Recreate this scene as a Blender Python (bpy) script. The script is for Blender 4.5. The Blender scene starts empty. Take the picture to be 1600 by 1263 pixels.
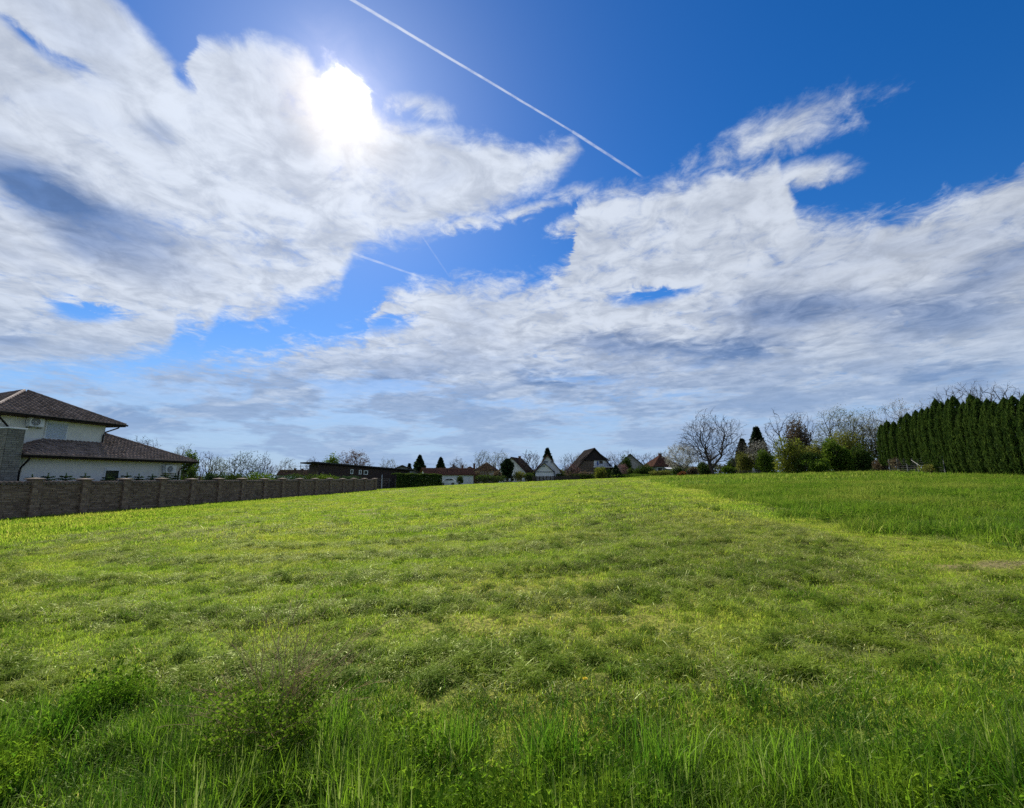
import bpy, bmesh, math, random
import numpy as np
from mathutils import Vector, Matrix

scene = bpy.context.scene
R = math.radians
PI = math.pi
rng = np.random.default_rng(7)
random.seed(7)

# ------------------------------------------------------------------ camera
EYE = 1.6
PW, PH, F = 1600.0, 1263.0, 700.0          # photograph size and focal length in its pixels
PITCH = R(9.4)
cam_data = bpy.data.cameras.new('camera')
cam_data.sensor_width = 36.0
cam_data.lens = 36.0 * F / PW
cam_data.clip_start = 0.05
cam_data.clip_end = 6000
cam = bpy.data.objects.new('camera', cam_data)
scene.collection.objects.link(cam)
cam.location = (0, 0, EYE)
cam.rotation_euler = (PI / 2 + PITCH, 0, 0)
scene.camera = cam
CP, SP = math.cos(PITCH), math.sin(PITCH)


def ray(px, py):
    """world direction seen at a pixel of the photograph"""
    u, v = px - PW / 2, PH / 2 - py
    return Vector((u, F * CP - v * SP, F * SP + v * CP)).normalized()


def at(px, py, Y):
    """world point on that direction at distance Y in front of the camera"""
    d = ray(px, py)
    return Vector((0, 0, EYE)) + d * (Y / d.y)


def azel(px, py):
    """a direction as (east, up) on the upright plane one unit north, times 57.3 (about degrees near the horizon)"""
    d = ray(px, py)
    return 57.3 * d.x / d.y, 57.3 * d.z / d.y


# ------------------------------------------------------------------ render settings
scene.render.engine = 'CYCLES'
scene.view_settings.view_transform = 'Standard'
scene.view_settings.look = 'None'
scene.view_settings.exposure = 0.0
scene.view_settings.gamma = 1.0
try:
    scene.view_settings.use_curve_mapping = False
except Exception:
    pass
cy = scene.cycles
cy.max_bounces = 5
cy.diffuse_bounces = 2
cy.glossy_bounces = 2
cy.transmission_bounces = 3
cy.transparent_max_bounces = 6
cy.volume_bounces = 0
cy.caustics_reflective = False
cy.caustics_refractive = False
cy.sample_clamp_indirect = 4.0
cy.use_adaptive_sampling = True
cy.adaptive_threshold = 0.015
cy.adaptive_min_samples = 16
cy.use_denoising = False
try:
    cy.denoiser = 'OPENIMAGEDENOISE'
    cy.denoising_input_passes = 'RGB_ALBEDO_NORMAL'
    cy.denoising_prefilter = 'ACCURATE'
except Exception:
    pass
scene.render.film_transparent = False

# ------------------------------------------------------------------ sun
SUN_DIR = ray(540, 158)
SUN_EL = math.asin(SUN_DIR.z)
SUN_AZ = math.atan2(SUN_DIR.x, SUN_DIR.y)      # clockwise from +Y
sd = bpy.data.lights.new('sun', 'SUN')
sd.energy = 5.0
sd.angle = R(0.55)
sd.color = (1.0, 0.93, 0.80)
sun = bpy.data.objects.new('sun', sd)
scene.collection.objects.link(sun)
sun.location = (0, 0, 60)
sun.rotation_euler = SUN_DIR.to_track_quat('Z', 'Y').to_euler()


# ------------------------------------------------------------------ node helper
class NB:
    """a tiny expression builder over a node tree"""
    def __init__(self, nt):
        self.nt = nt

    def node(self, typ, **kw):
        n = self.nt.nodes.new(typ)
        for k, v in kw.items():
            setattr(n, k, v)
        return n

    def put(self, sock, v):
        if isinstance(v, S):
            self.nt.links.new(v.s, sock)
        elif isinstance(v, bpy.types.NodeSocket):
            self.nt.links.new(v, sock)
        else:
            sock.default_value = v

    def math(self, op, a, b=0.0, c=None, clamp=False):
        n = self.node('ShaderNodeMath', operation=op, use_clamp=clamp)
        self.put(n.inputs[0], a)
        self.put(n.inputs[1], b)
        if c is not None:
            self.put(n.inputs[2], c)
        return S(self, n.outputs[0])

    def vmath(self, op, a, b=None, scale=None):
        n = self.node('ShaderNodeVectorMath', operation=op)
        self.put(n.inputs[0], a)
        if b is not None:
            self.put(n.inputs[1], b)
        if scale is not None:
            self.put(n.inputs['Scale'], scale)
        return S(self, n.outputs['Value'] if op in ('LENGTH', 'DOT_PRODUCT', 'DISTANCE') else n.outputs[0])

    def smooth(self, x, lo, hi, a=0.0, b=1.0, interp='SMOOTHSTEP'):
        n = self.node('ShaderNodeMapRange', interpolation_type=interp)
        n.clamp = True
        self.put(n.inputs['Value'], x)
        for k, v in (('From Min', lo), ('From Max', hi), ('To Min', a), ('To Max', b)):
            self.put(n.inputs[k], v)
        return S(self, n.outputs['Result'])

    def noise(self, vec, scale, detail=3.0, rough=0.5, dist=0.0, dims='3D', lac=2.0, color=False, ntype=None):
        n = self.node('ShaderNodeTexNoise', noise_dimensions=dims)
        if ntype:
            n.noise_type = ntype
        self.put(n.inputs['Vector'], vec)
        n.inputs['Scale'].default_value = scale
        n.inputs['Detail'].default_value = detail
        n.inputs['Roughness'].default_value = rough
        n.inputs['Distortion'].default_value = dist
        n.inputs['Lacunarity'].default_value = lac
        return S(self, n.outputs['Color'] if color else n.outputs[0])

    def mix(self, f, a, b, blend='MIX'):
        n = self.node('ShaderNodeMix', data_type='RGBA', blend_type=blend)
        n.clamp_factor = True
        self.put(n.inputs[0], f)
        for s, v in ((n.inputs[6], a), (n.inputs[7], b)):
            if isinstance(v, tuple) and len(v) == 3:
                v = v + (1.0,)
            self.put(s, v)
        return S(self, n.outputs[2])

    def ramp(self, f, stops, interp='LINEAR'):
        n = self.node('ShaderNodeValToRGB')
        n.color_ramp.interpolation = interp
        el = n.color_ramp.elements
        while len(el) < len(stops):
            el.new(0.5)
        for e, (p, c) in zip(el, stops):
            e.position = p
            e.color = tuple(c) + (1.0,) if len(c) == 3 else c
        self.put(n.inputs[0], f)
        return S(self, n.outputs[0])

    def comb(self, x, y, z=0.0):
        n = self.node('ShaderNodeCombineXYZ')
        for i, v in enumerate((x, y, z)):
            self.put(n.inputs[i], v)
        return S(self, n.outputs[0])

    def sep(self, v):
        n = self.node('ShaderNodeSeparateXYZ')
        self.put(n.inputs[0], v)
        return [S(self, o) for o in n.outputs]

    def curve(self, x, pts, xr, yr):
        """piecewise curve y(x) through pts; x clamped to xr, y within yr"""
        t = self.math('DIVIDE', self.math('SUBTRACT', x, xr[0]), xr[1] - xr[0], clamp=True)
        n = self.node('ShaderNodeFloatCurve')
        c = n.mapping.curves[0]
        q = [((a - xr[0]) / (xr[1] - xr[0]), (b - yr[0]) / (yr[1] - yr[0])) for a, b in sorted(pts)]
        if q[0][0] > 0:
            q.insert(0, (0, q[0][1]))
        if q[-1][0] < 1:
            q.append((1, q[-1][1]))
        while len(c.points) < len(q):
            c.points.new(0.5, 0.5)
        for p, (a, b) in zip(c.points, q):
            p.location = (a, b)
            p.handle_type = 'VECTOR'
        n.mapping.update()
        self.put(n.inputs['Value'], t)
        return self.math('ADD', self.math('MULTIPLY', S(self, n.outputs[0]), yr[1] - yr[0]), yr[0])


class S:
    def __init__(self, nb, s):
        self.nb, self.s = nb, s

    def __add__(self, o): return self.nb.math('ADD', self, o)
    __radd__ = __add__
    def __sub__(self, o): return self.nb.math('SUBTRACT', self, o)
    def __rsub__(self, o): return self.nb.math('SUBTRACT', o, self)
    def __mul__(self, o): return self.nb.math('MULTIPLY', self, o)
    __rmul__ = __mul__
    def __truediv__(self, o): return self.nb.math('DIVIDE', self, o)
    def max(self, o): return self.nb.math('MAXIMUM', self, o)
    def min(self, o): return self.nb.math('MINIMUM', self, o)


# ------------------------------------------------------------------ world: Nishita sky with drifting cloud banks
world = bpy.data.worlds.new('World')
scene.world = world
world.use_nodes = True
wt = world.node_tree
wt.nodes.clear()
b = NB(wt)
tc = b.node('ShaderNodeTexCoord')
D = S(b, tc.outputs['Generated'])
dx, dy, dz = b.sep(D)
sky = b.node('ShaderNodeTexSky', sky_type='NISHITA')
sky.sun_disc = False
sky.sun_elevation = SUN_EL
sky.sun_rotation = SUN_AZ
sky.altitude = 100
sky.air_density = 1.0
sky.dust_density = 0.25
sky.ozone_density = 2.0
hs = b.node('ShaderNodeHueSaturation')
hs.inputs['Saturation'].default_value = 1.42
hs.inputs['Value'].default_value = 1.0
wt.links.new(sky.outputs[0], hs.inputs['Color'])
SKYS = 0.095
skycol = b.vmath('MULTIPLY', b.vmath('SCALE', hs.outputs[0], scale=SKYS), (0.80, 0.98, 1.25))

dyp = dy.max(0.05)
az = (dx / dyp * 57.3).max(-100.0).min(100.0)
upz = (dz / dyp * 57.3).max(-30.0).min(110.0)
el = b.math('MULTIPLY', b.math('ARCSINE', dz), 180 / PI)
sunang = b.math('MULTIPLY', b.math('ARCCOSINE', b.vmath('DOT_PRODUCT', D, tuple(SUN_DIR)).min(0.99999)), 180 / PI)
# flat cloud layer coordinates (direction projected on a plane high above the field)
inv = 1.0 / 1.0
den = dz.max(0.0) + 0.07
P = b.comb(dx / den, dy / den, 0.0)
AZR, ELR = (-100.0, 100.0), (-30.0, 110.0)


def px_curve(pts):
    return [azel(*p) for p in pts]


# left bank: between a lower and an upper edge.  right and low bank: below an upper edge
A_TOP = px_curve([(0, 0)]) and [(-100, 109), (-70, 109), azel(155, -30), azel(250, 75), azel(285, 120), azel(310, 62), azel(400, 55),
                                azel(480, 72), azel(505, 118), azel(545, 112), azel(600, 190), azel(660, 200), azel(760, 214), azel(830, 226), azel(895, 204), azel(912, 235), azel(935, 300)]
A_BOT = [azel(-60, 590), azel(0, 588), azel(110, 582), azel(190, 572), azel(262, 552), azel(275, 512), azel(325, 525), azel(345, 492), azel(415, 500), azel(480, 472),
         azel(530, 452), azel(552, 402), azel(650, 372), azel(720, 344), azel(800, 318), azel(870, 285), azel(912, 236), azel(935, 200)]
B_TOP = [azel(0, 600), azel(150, 588), azel(250, 570), azel(400, 560), azel(450, 540), azel(520, 524), azel(575, 515), azel(600, 462),
         azel(640, 448), azel(760, 436), azel(860, 434), azel(890, 400), azel(905, 300), azel(960, 282),
         azel(1060, 280), azel(1150, 262), azel(1215, 250), azel(1245, 330), azel(1330, 342), azel(1420, 325), azel(1500, 302),
         azel(1600, 262), azel(1680, 235)]
A_TOP.sort(); A_BOT.sort(); B_TOP.sort()

# domain warp for ragged edges
nz1 = b.noise(P, 1.7, 9.0, 0.62, 0.0, dims='2D')
nzf = b.noise(P, 9.0, 6.0, 0.62, 0.4, dims='2D')
warp = (nz1 - 0.5)
azw = az + (nzf - 0.5) * 3.6
a_top = b.curve(azw, A_TOP, AZR, ELR)
a_bot = b.curve(azw, A_BOT, AZR, ELR)
b_top = b.curve(azw, B_TOP, AZR, ELR)
sA = (upz - a_bot).min(a_top - upz)
sB = b_top - upz


def ellipse(px, py, rx, ry, rot=0.0):
    """1 at the centre falling to 0 at the rim of an ellipse given in degrees on the sky"""
    a0, e0 = azel(px, py)
    n = b.node('ShaderNodeMapping', vector_type='TEXTURE')
    b.put(n.inputs['Vector'], AE)
    n.inputs['Location'].default_value = (a0, e0, 0)
    n.inputs['Rotation'].default_value = (0, 0, R(rot))
    n.inputs['Scale'].default_value = (rx, ry, 1)
    return 1.0 - b.vmath('LENGTH', n.outputs[0])


AE = b.comb(azw, upz + (nzf - 0.5) * 3.0, 0.0)
s = sA.max(sB)
for q in ((1262, 272, 5.6, 1.9, 14, 1.0), (890, 352, 3.0, 1.7, 20, 1.0), (900, 300, 3.6, 1.2, 20, 0.7), (1205, 210, 9.5, 1.9, 25, 0.42), (655, 166, 3.8, 1.6, -10, 0.6), (730, 348, 3.2, 1.0, 8, 0.9), (835, 328, 4.5, 1.1, 15, 0.9)):
    s = s.max(ellipse(*q[:5]) * (3.5 * q[5]))
for q in ((600, 503, 3.4, 1.2, 5, 3.0), (1018, 462, 3.8, 0.9, 10, 3.0), (135, 486, 4.0, 1.2, -8, 3.5), (50, 60, 7.0, 1.1, -38, 2.6),
          (285, 115, 3.0, 1.0, -60, 3.5), (515, 108, 1.6, 1.3, 0, 2.4)):
    s = s.min(ellipse(*q[:5]) * (-q[5]) + 0.5)
# behind the camera and overhead the same broken layer carries on
front = b.smooth(dy, 0.22, 0.42)
over = b.smooth(el, 60.0, 70.0)
gen = (b.noise(P, 0.55, 3.0, 0.5, dims='2D') - 0.47) * 40.0
vis = front * (1.0 - over)
s = s * vis + gen * (1.0 - vis)

nze = b.noise(P, 24.0, 4.0, 0.65, 0.2, dims='2D')
edge = s.min(3.5) * 0.38 + (nz1 - 0.5) * 2.3 + (nzf - 0.5) * 2.3 + (nze - 0.5) * 0.9
cov = b.smooth(edge, -0.60, 1.20)
# thin spots inside the banks
thin = b.noise(P, 3.2, 7.0, 0.66, 0.6, dims='2D')
inner = b.smooth(thin, 0.30, 0.52, 0.48, 1.0)
low = b.smooth(upz, 11.0, 18.0)                      # below this the layer is a streaky veil
streak = b.noise(b.comb(az * 0.045 - el * 0.004, el * 0.24, 3.0), 1.6, 7.0, 0.58, 0.15, dims='2D')
lowcov = b.smooth(streak + (thin - 0.5) * 0.30 + b.smooth(az, -45.0, 40.0, -0.05, 0.06, 'LINEAR'), 0.33, 0.53, 0.42, 0.97)
cov = cov * (low + (1.0 - low) * lowcov)

# brightness of the cloud: thick grey bellies, bright thin rims
puff = b.noise(P, 5.5, 8.0, 0.60, 0.5, dims='2D')
big = b.noise(P, 1.1, 4.0, 0.55, 0.3, dims='2D')
dark = b.smooth(big + (puff - 0.5) * 0.55, 0.50, 0.74) * 0.22 + b.smooth(upz, 7.0, 21.0, 0.60, 0.0) * b.smooth(streak, 0.40, 0.52)
AE = b.comb(az + (nz1 - 0.5) * 9.0, upz + (nz1 - 0.5) * 6.0 + (puff - 0.5) * 2.5, 0.0)
for q in ((120, 335, 27.0, 6.5, -27, 1.15), (60, 285, 14.0, 5.0, -20, 0.6), (25, 520, 7, 3.0, 0, 0.7), (245, 205, 5, 3.0, -30, 0.5), (1250, 480, 19, 4.6, 6, 1.1), (1480, 490, 17, 6.0, 8, 1.1),
          (1150, 545, 15, 3.2, 4, 1.2), (960, 540, 14, 2.8, 0, 0.9), (1560, 420, 10, 3.4, 14, 0.8), (1500, 585, 14, 2.2, 5, 0.8),
          (400, 400, 7, 2.0, -10, 0.35), (900, 590, 12, 1.6, 0, 0.8), (560, 600, 16, 1.6, 0, 0.45), (200, 650, 18, 1.6, 0, 0.55), (800, 465, 6, 1.2, 0, 0.25)):
    dark = dark + b.smooth(ellipse(*q[:5]), 0.0, 0.85) * (q[5] * 0.66)
# wavy bright rims across the dark belly on the right
rim = b.smooth(b.noise(b.comb(az * 0.055 - upz * 0.03, upz * 0.20, 9.0), 1.35, 6.0, 0.58, 0.25, dims='2D'), 0.54, 0.66) * b.smooth(el, 14.0, 21.0, 1.0, 0.0)
dark = dark * (1.0 - rim * 0.8) - (puff - 0.5) * 0.60 - (nzf - 0.5) * 0.20 + 0.04
dark = dark.max(0.0).min(1.0)
lit = b.smooth(sunang, 6.0, 40.0, 1.0, 0.88) * b.smooth(sunang, 40.0, 90.0, 1.0, 0.85, 'LINEAR')
bright = b.mix(dark, (0.70, 0.76, 0.86), (0.135, 0.235, 0.475))
relief = b.smooth(puff + (nzf - 0.5) * 0.6 + (nze - 0.5) * 0.18, 0.22, 0.78, 0.84, 1.10)
bright = b.vmath('SCALE', bright, scale=lit * relief * 1.04)
hz = b.smooth(el, 0.0, 16.0, 0.80, 1.0, 'LINEAR')
bright = b.vmath('SCALE', bright, scale=hz)
base = b.mix(cov * 0.95, skycol, bright)

# pale horizon air
hzn = b.smooth(el, -1.0, 19.0, 0.80, 0.0)
base = b.mix(hzn, base, (0.36, 0.52, 0.79))

# contrails: thin stretches of great circles


def contrail(p0, p1, w0, w1, strength, base):
    d0, d1 = ray(*p0), ray(*p1)
    n = d0.cross(d1).normalized()
    mid = (d0 + d1).normalized()
    t = n.cross(mid).normalized()
    half = math.atan2(abs(d1.dot(t)), d1.dot(mid))
    dist = b.math('ABSOLUTE', b.vmath('DOT_PRODUCT', D, tuple(n)) + (nzf - 0.5) * 0.0016)
    al = b.math('ARCTAN2', b.vmath('DOT_PRODUCT', D, tuple(t)), b.vmath('DOT_PRODUCT', D, tuple(mid)))
    sg = 1.0 if d1.dot(t) > 0 else -1.0
    u = al * (sg / (2 * half)) + 0.5
    width = b.smooth(u, 0.0, 1.0, w0, w1, 'LINEAR')
    m = b.smooth(dist / width, 0.35, 1.0, 1.0, 0.0) * b.smooth(u, -0.02, 0.01) * b.smooth(u, 0.93, 1.03, 1.0, 0.0)
    m = m * b.smooth(nze, 0.3, 0.65, 0.55, 1.0) * strength * b.smooth(u, 0.2, 1.0, 1.0, 0.65)
    return b.mix(m, base, (0.86, 0.90, 0.98))


base = contrail((500, -30), (905, 212), 0.0031, 0.0023, 0.68, base)
base = contrail((895, 206), (1003, 276), 0.0034, 0.0028, 0.45, base)
base = contrail((552, 396), (665, 436), 0.0036, 0.0024, 0.36, base)
base = contrail((660, 370), (702, 432), 0.0020, 0.0025, 0.12, base)

# the veiled sun and its glow through the cloud (radiance falls off with angle from the sun)
glow = b.smooth(sunang, 0.0, 24.0, 1.0, 0.0)
glow2 = b.math('POWER', glow, 3.0)
core = b.smooth(sunang + (nzf - 0.5) * 5.0 + (nz1 - 0.5) * 9.0, 0.2, 2.9, 1.0, 0.0)
g = b.mix(cov, (0.16, 0.20, 0.26), (0.36, 0.27, 0.19))
base = b.vmath('ADD', base, b.vmath('SCALE', g, scale=glow2 * 0.26))
base = b.vmath('ADD', base, b.vmath('SCALE', b.comb(1.25, 1.05, 0.78), scale=core * (cov * 0.6 + 0.4)))
halo = b.math('POWER', b.smooth(sunang + (nzf - 0.5) * 3.0 + (nz1 - 0.5) * 4.0, 0.5, 9.5, 1.0, 0.0), 2.0)
base = b.vmath('ADD', base, b.vmath('SCALE', b.comb(0.54, 0.43, 0.29), scale=halo * (cov * 0.55 + 0.45)))
disc = b.smooth(sunang + (nzf - 0.5) * 3.0 + (nz1 - 0.5) * 3.0, 0.6, 2.6, 1.0, 0.0)
base = b.vmath('ADD', base, b.vmath('SCALE', b.comb(3.0, 2.8, 2.5), scale=disc))
# below the horizon: dull earth
base = b.mix(b.smooth(el, -3.0, -0.5, 1.0, 0.0), base, (0.10, 0.13, 0.07))
bg = b.node('ShaderNodeBackground')
b.put(bg.inputs['Color'], base)
bg.inputs['Strength'].default_value = 1.0
wo = b.node('ShaderNodeOutputWorld')
wt.links.new(bg.outputs[0], wo.inputs['Surface'])
try:
    world.cycles.sampling_method = 'MANUAL'
    world.cycles.sample_map_resolution = 512
except Exception:
    pass

# ------------------------------------------------------------------ terrain
CTRL = [(-26.6, 25.2, -2.31), (-24.9, 34.8, -2.06), (-22, 50, -1.9), (-19.5, 64.5, -1.75), (-16, 95, -1.76), (9, 95, -0.45), (25, 100, -0.08), (45, 92, 0.45), (60, 95, 0.9),
        (40, 54, 0.45), (32, 31, 0.10), (22, 22, -0.45), (12, 12, -1.25), (0, 0, -1.6), (0, 0, -1.6), (0, 6, -1.6), (-6, 5, -1.7), (6, 5, -1.55), (0, 20, -1.45), (0, 50, -1.0), (20, 50, -0.35), (0, 80, -0.75), (-40, 30, -2.5),
        (-14, 14, -1.95), (-60, 60, -2.6), (90, 60, 1.2), (-10, -8, -1.7), (10, -8, -1.5), (40, 10, 0.0)]


def _basis(x, y):
    x = x / 50.0
    y = y / 50.0
    return np.stack([np.ones_like(x), x, y, x * x, x * y, y * y, x * x * x, x * x * y, x * y * y, y * y * y], -1)


_c = np.array(CTRL)
_B = _basis(_c[:, 0], _c[:, 1])
_coef = np.linalg.solve(_B.T @ _B + 0.004 * np.eye(10), _B.T @ (_c[:, 2] + EYE))


def smooth_clip(v, lo, hi, w):
    return lo + w * np.logaddexp(0, (v - lo) / w) - w * np.logaddexp(0, (v - hi) / w)


def vnoise(x, y, seed=0):
    """value noise 0..1"""
    xi = np.floor(x).astype(np.int64)
    yi = np.floor(y).astype(np.int64)
    fx = x - xi
    fy = y - yi
    fx = fx * fx * (3 - 2 * fx)
    fy = fy * fy * (3 - 2 * fy)

    def h(a, c):
        n = (a * 374761393 + c * 668265263 + seed * 982451653) & 0xffffffff
        n = ((n ^ (n >> 13)) * 1274126177) & 0xffffffff
        return ((n ^ (n >> 16)) & 0xffff) / 65535.0
    return ((h(xi, yi) * (1 - fx) + h(xi + 1, yi) * fx) * (1 - fy) + (h(xi, yi + 1) * (1 - fx) + h(xi + 1, yi + 1) * fx) * fy)


def fbm(x, y, seed=0, oct=4, rough=0.5):
    a, t, s = 1.0, 0.0, 0.0
    for i in range(oct):
        t = t + a * vnoise(x * 2 ** i + 17.3 * i, y * 2 ** i - 9.1 * i, seed + i)
        s += a
        a *= rough
    return t / s


def base_h(x, y):
    x = np.asarray(x, float)
    y = np.asarray(y, float)
    return _basis(smooth_clip(x, -62, 88, 4.0), smooth_clip(y, -8, 108, 3.0)) @ _coef


_o = float(base_h(0.0, 0.0))
_coef[0] -= _o * 0.0


def ground_px(px, py):
    """where the sight line through a pixel of the photograph meets the ground"""
    d = ray(px, py)
    t = 0.5
    for i in range(4000):
        p = d * t
        if EYE + p.z <= float(base_h(p.x, p.y)):
            break
        t *= 1.004
        if t > 400:
            break
    return (p.x, p.y)


# edge of the unmown meadow on the right, and of the long grass strip along the wall on the left
EDGE_R = [ground_px(*q) for q in ((1620, 874), (1562, 862), (1487, 848), (1394, 834), (1244, 808), (1131, 778), (1050, 759))]
EDGE_L = [ground_px(*q) for q in ((-120, 872), (0, 853), (131, 835), (262, 812), (380, 792), (480, 780), (585, 770), (660, 763))]
_er = np.array(sorted(EDGE_R, key=lambda p: p[1]))
_el = np.array(sorted(EDGE_L, key=lambda p: p[1]))


def edge_x(arr, y):
    """x of a boundary polyline at y, carried on straight past its ends"""
    x = np.interp(y, arr[:, 1], arr[:, 0])
    s0 = (arr[1, 0] - arr[0, 0]) / (arr[1, 1] - arr[0, 1])
    s1 = (arr[-1, 0] - arr[-2, 0]) / (arr[-1, 1] - arr[-2, 1])
    x = np.where(y < arr[0, 1], arr[0, 0] + (y - arr[0, 1]) * s0, x)
    return np.where(y > arr[-1, 1], arr[-1, 0] + (y - arr[-1, 1]) * s1, x)


def zones(x, y):
    """weights 0..1: meadow (right), strip (along the wall), verge (tall grass near the camera), swath (piled clippings), dry (bleached)"""
    x = np.asarray(x, float)
    y = np.asarray(y, float)
    n1 = fbm(x * 0.75, y * 0.75, 3, 5, 0.68) - 0.5
    dR = x - edge_x(_er, y) + n1 * 3.4
    meadow = np.clip(dR / 0.7, 0, 1) * np.clip((y - 5.2 - n1) / 1.5, 0, 1)
    dL = edge_x(_el, y) - x + n1 * 2.2
    strip = np.clip(dL / 1.6, 0, 1) * np.clip((y - 7) / 4, 0, 1)
    # the verge reaches further out on the left
    lim = 3.0 + 0.9 * np.clip(-x / 4.0, 0, 1) - 0.25 * np.clip((x - 1.5) / 3, 0, 1) + n1 * 1.5
    verge = np.clip((lim - y) / 0.5, 0, 1)
    verge = np.maximum(verge, np.clip((4.0 - y) / 0.5, 0, 1) * np.clip((-x - 6.0) / 1.0, 0, 1))
    # the mower went round and round: rows follow the right edge, turn at the near corner and cross in front of the camera
    d2 = edge_x(_er, y) - x
    qa, qb, qc = d2 * 0.97, (y - 4.0) * 1.0, -dL + 1.5
    kk = 1.6
    q = -kk * np.logaddexp(np.logaddexp(-np.clip(qa, -60, 90) / kk, -np.clip(qb, -60, 90) / kk), -np.clip(qc, -60, 90) / kk)
    along = np.where(qa < qb, y, x)
    ph = q / 1.9 + (fbm(x * 0.16, y * 0.16, 13, 3) - 0.5) * 1.1
    row = 0.5 + 0.5 * np.cos(ph * 2 * np.pi)
    swath = np.clip(row * 1.55 - 0.40 + (fbm(q * 1.5, along * 0.10, 11, 3) - 0.5) * 1.3 + (fbm(x * 4.1, y * 4.1, 15, 3) - 0.5) * 0.5, 0, 1)
    # the broad dark swath beside the meadow edge
    broad = np.exp(-((d2 - 4.2 - 0.03 * y) / (2.6)) ** 2) * np.clip((y - 5) / 3, 0, 1)
    clean = np.exp(-((d2 - 0.8) / 0.9) ** 2)
    swath = np.clip(swath * 0.8 + broad * 0.9 - clean * 0.9, 0, 1)
    dry = np.clip((fbm(x * 0.28 + 3, y * 0.28, 21, 3) - 0.5) * 4.5 + clean * 0.55, 0, 1) * (1 - swath * 0.6)
    m = (1 - meadow) * (1 - strip) * (1 - verge)
    return meadow, strip, verge, swath * m, dry * m


SOIL = ground_px(1572, 885)


def soil_w(x, y):
    n = fbm(np.asarray(x) * 2.2, np.asarray(y) * 2.2, 61, 3) - 0.5
    return np.clip((1.0 - np.hypot((x - SOIL[0]) / 1.0, (y - SOIL[1]) / 0.34) + n * 1.6) * 1.6, 0, 1)


def lumps(x, y):
    meadow, strip, verge, swath, dry = zones(x, y)
    r = np.sqrt(x * x + y * y)
    fine = (fbm(x * 4.2, y * 5.2, 31, 3) - 0.5)
    mid = (fbm(x * 1.3, y * 1.6, 41, 3) - 0.5)
    h = fine * (0.035 + 0.12 * swath) + mid * (0.04 + 0.02 * swath)
    far = np.clip(r / 30, 0, 1)
    h = h * (1 + 0.8 * far) + meadow * (fbm(x * 0.8, y * 0.8, 51, 3) - 0.3) * 0.10
    return h * np.clip((190 - r) / 80, 0, 1)


def ground_h(x, y):
    return base_h(x, y) + lumps(x, y)


# ------------------------------------------------------------------ small scene helpers
def new_obj(name, me, parent=None, mat=None, label=None, cat=None, group=None, kind=None):
    o = bpy.data.objects.new(name, me)
    scene.collection.objects.link(o)
    if parent is not None:
        o.parent = parent
    if mat is not None and me is not None:
        me.materials.clear()
        me.materials.append(mat)
    if label: o['label'] = label
    if cat: o['category'] = cat
    if group: o['group'] = group
    if kind: o['kind'] = kind
    return o


def empty(name, loc, label, cat, group=None, rz=0.0):
    o = new_obj(name, None, label=label, cat=cat, group=group)
    o.location = loc
    o.rotation_euler = (0, 0, rz)
    o.empty_display_size = 0.2
    return o


def mesh_np(name, V, Fc, smooth=False, attr=None):
    """mesh from an (N,3) array and an (M,k) face array; attr = {name: (N,) floats}"""
    me = bpy.data.meshes.new(name)
    V = np.asarray(V, np.float32)
    Fc = np.asarray(Fc, np.int32)
    m, k = Fc.shape
    me.vertices.add(len(V))
    me.vertices.foreach_set('co', V.ravel())
    me.loops.add(m * k)
    me.loops.foreach_set('vertex_index', Fc.ravel())
    me.polygons.add(m)
    me.polygons.foreach_set('loop_start', np.arange(m, dtype=np.int32) * k)
    if smooth:
        me.polygons.foreach_set('use_smooth', np.ones(m, bool))
    if attr:
        for n, a in attr.items():
            at_ = me.attributes.new(n, 'FLOAT', 'POINT')
            at_.data.foreach_set('value', np.asarray(a, np.float32))
    me.update(calc_edges=True)
    return me


def new_mat(name):
    m = bpy.data.materials.new(name)
    m.use_nodes = True
    m.node_tree.nodes.clear()
    nb = NB(m.node_tree)
    out = nb.node('ShaderNodeOutputMaterial')
    return m, nb, out


def geo(nb):
    g = nb.node('ShaderNodeNewGeometry')
    return S(nb, g.outputs['Position'])


def attrf(nb, name):
    a = nb.node('ShaderNodeAttribute')
    a.attribute_name = name
    return S(nb, a.outputs['Fac'])


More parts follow.
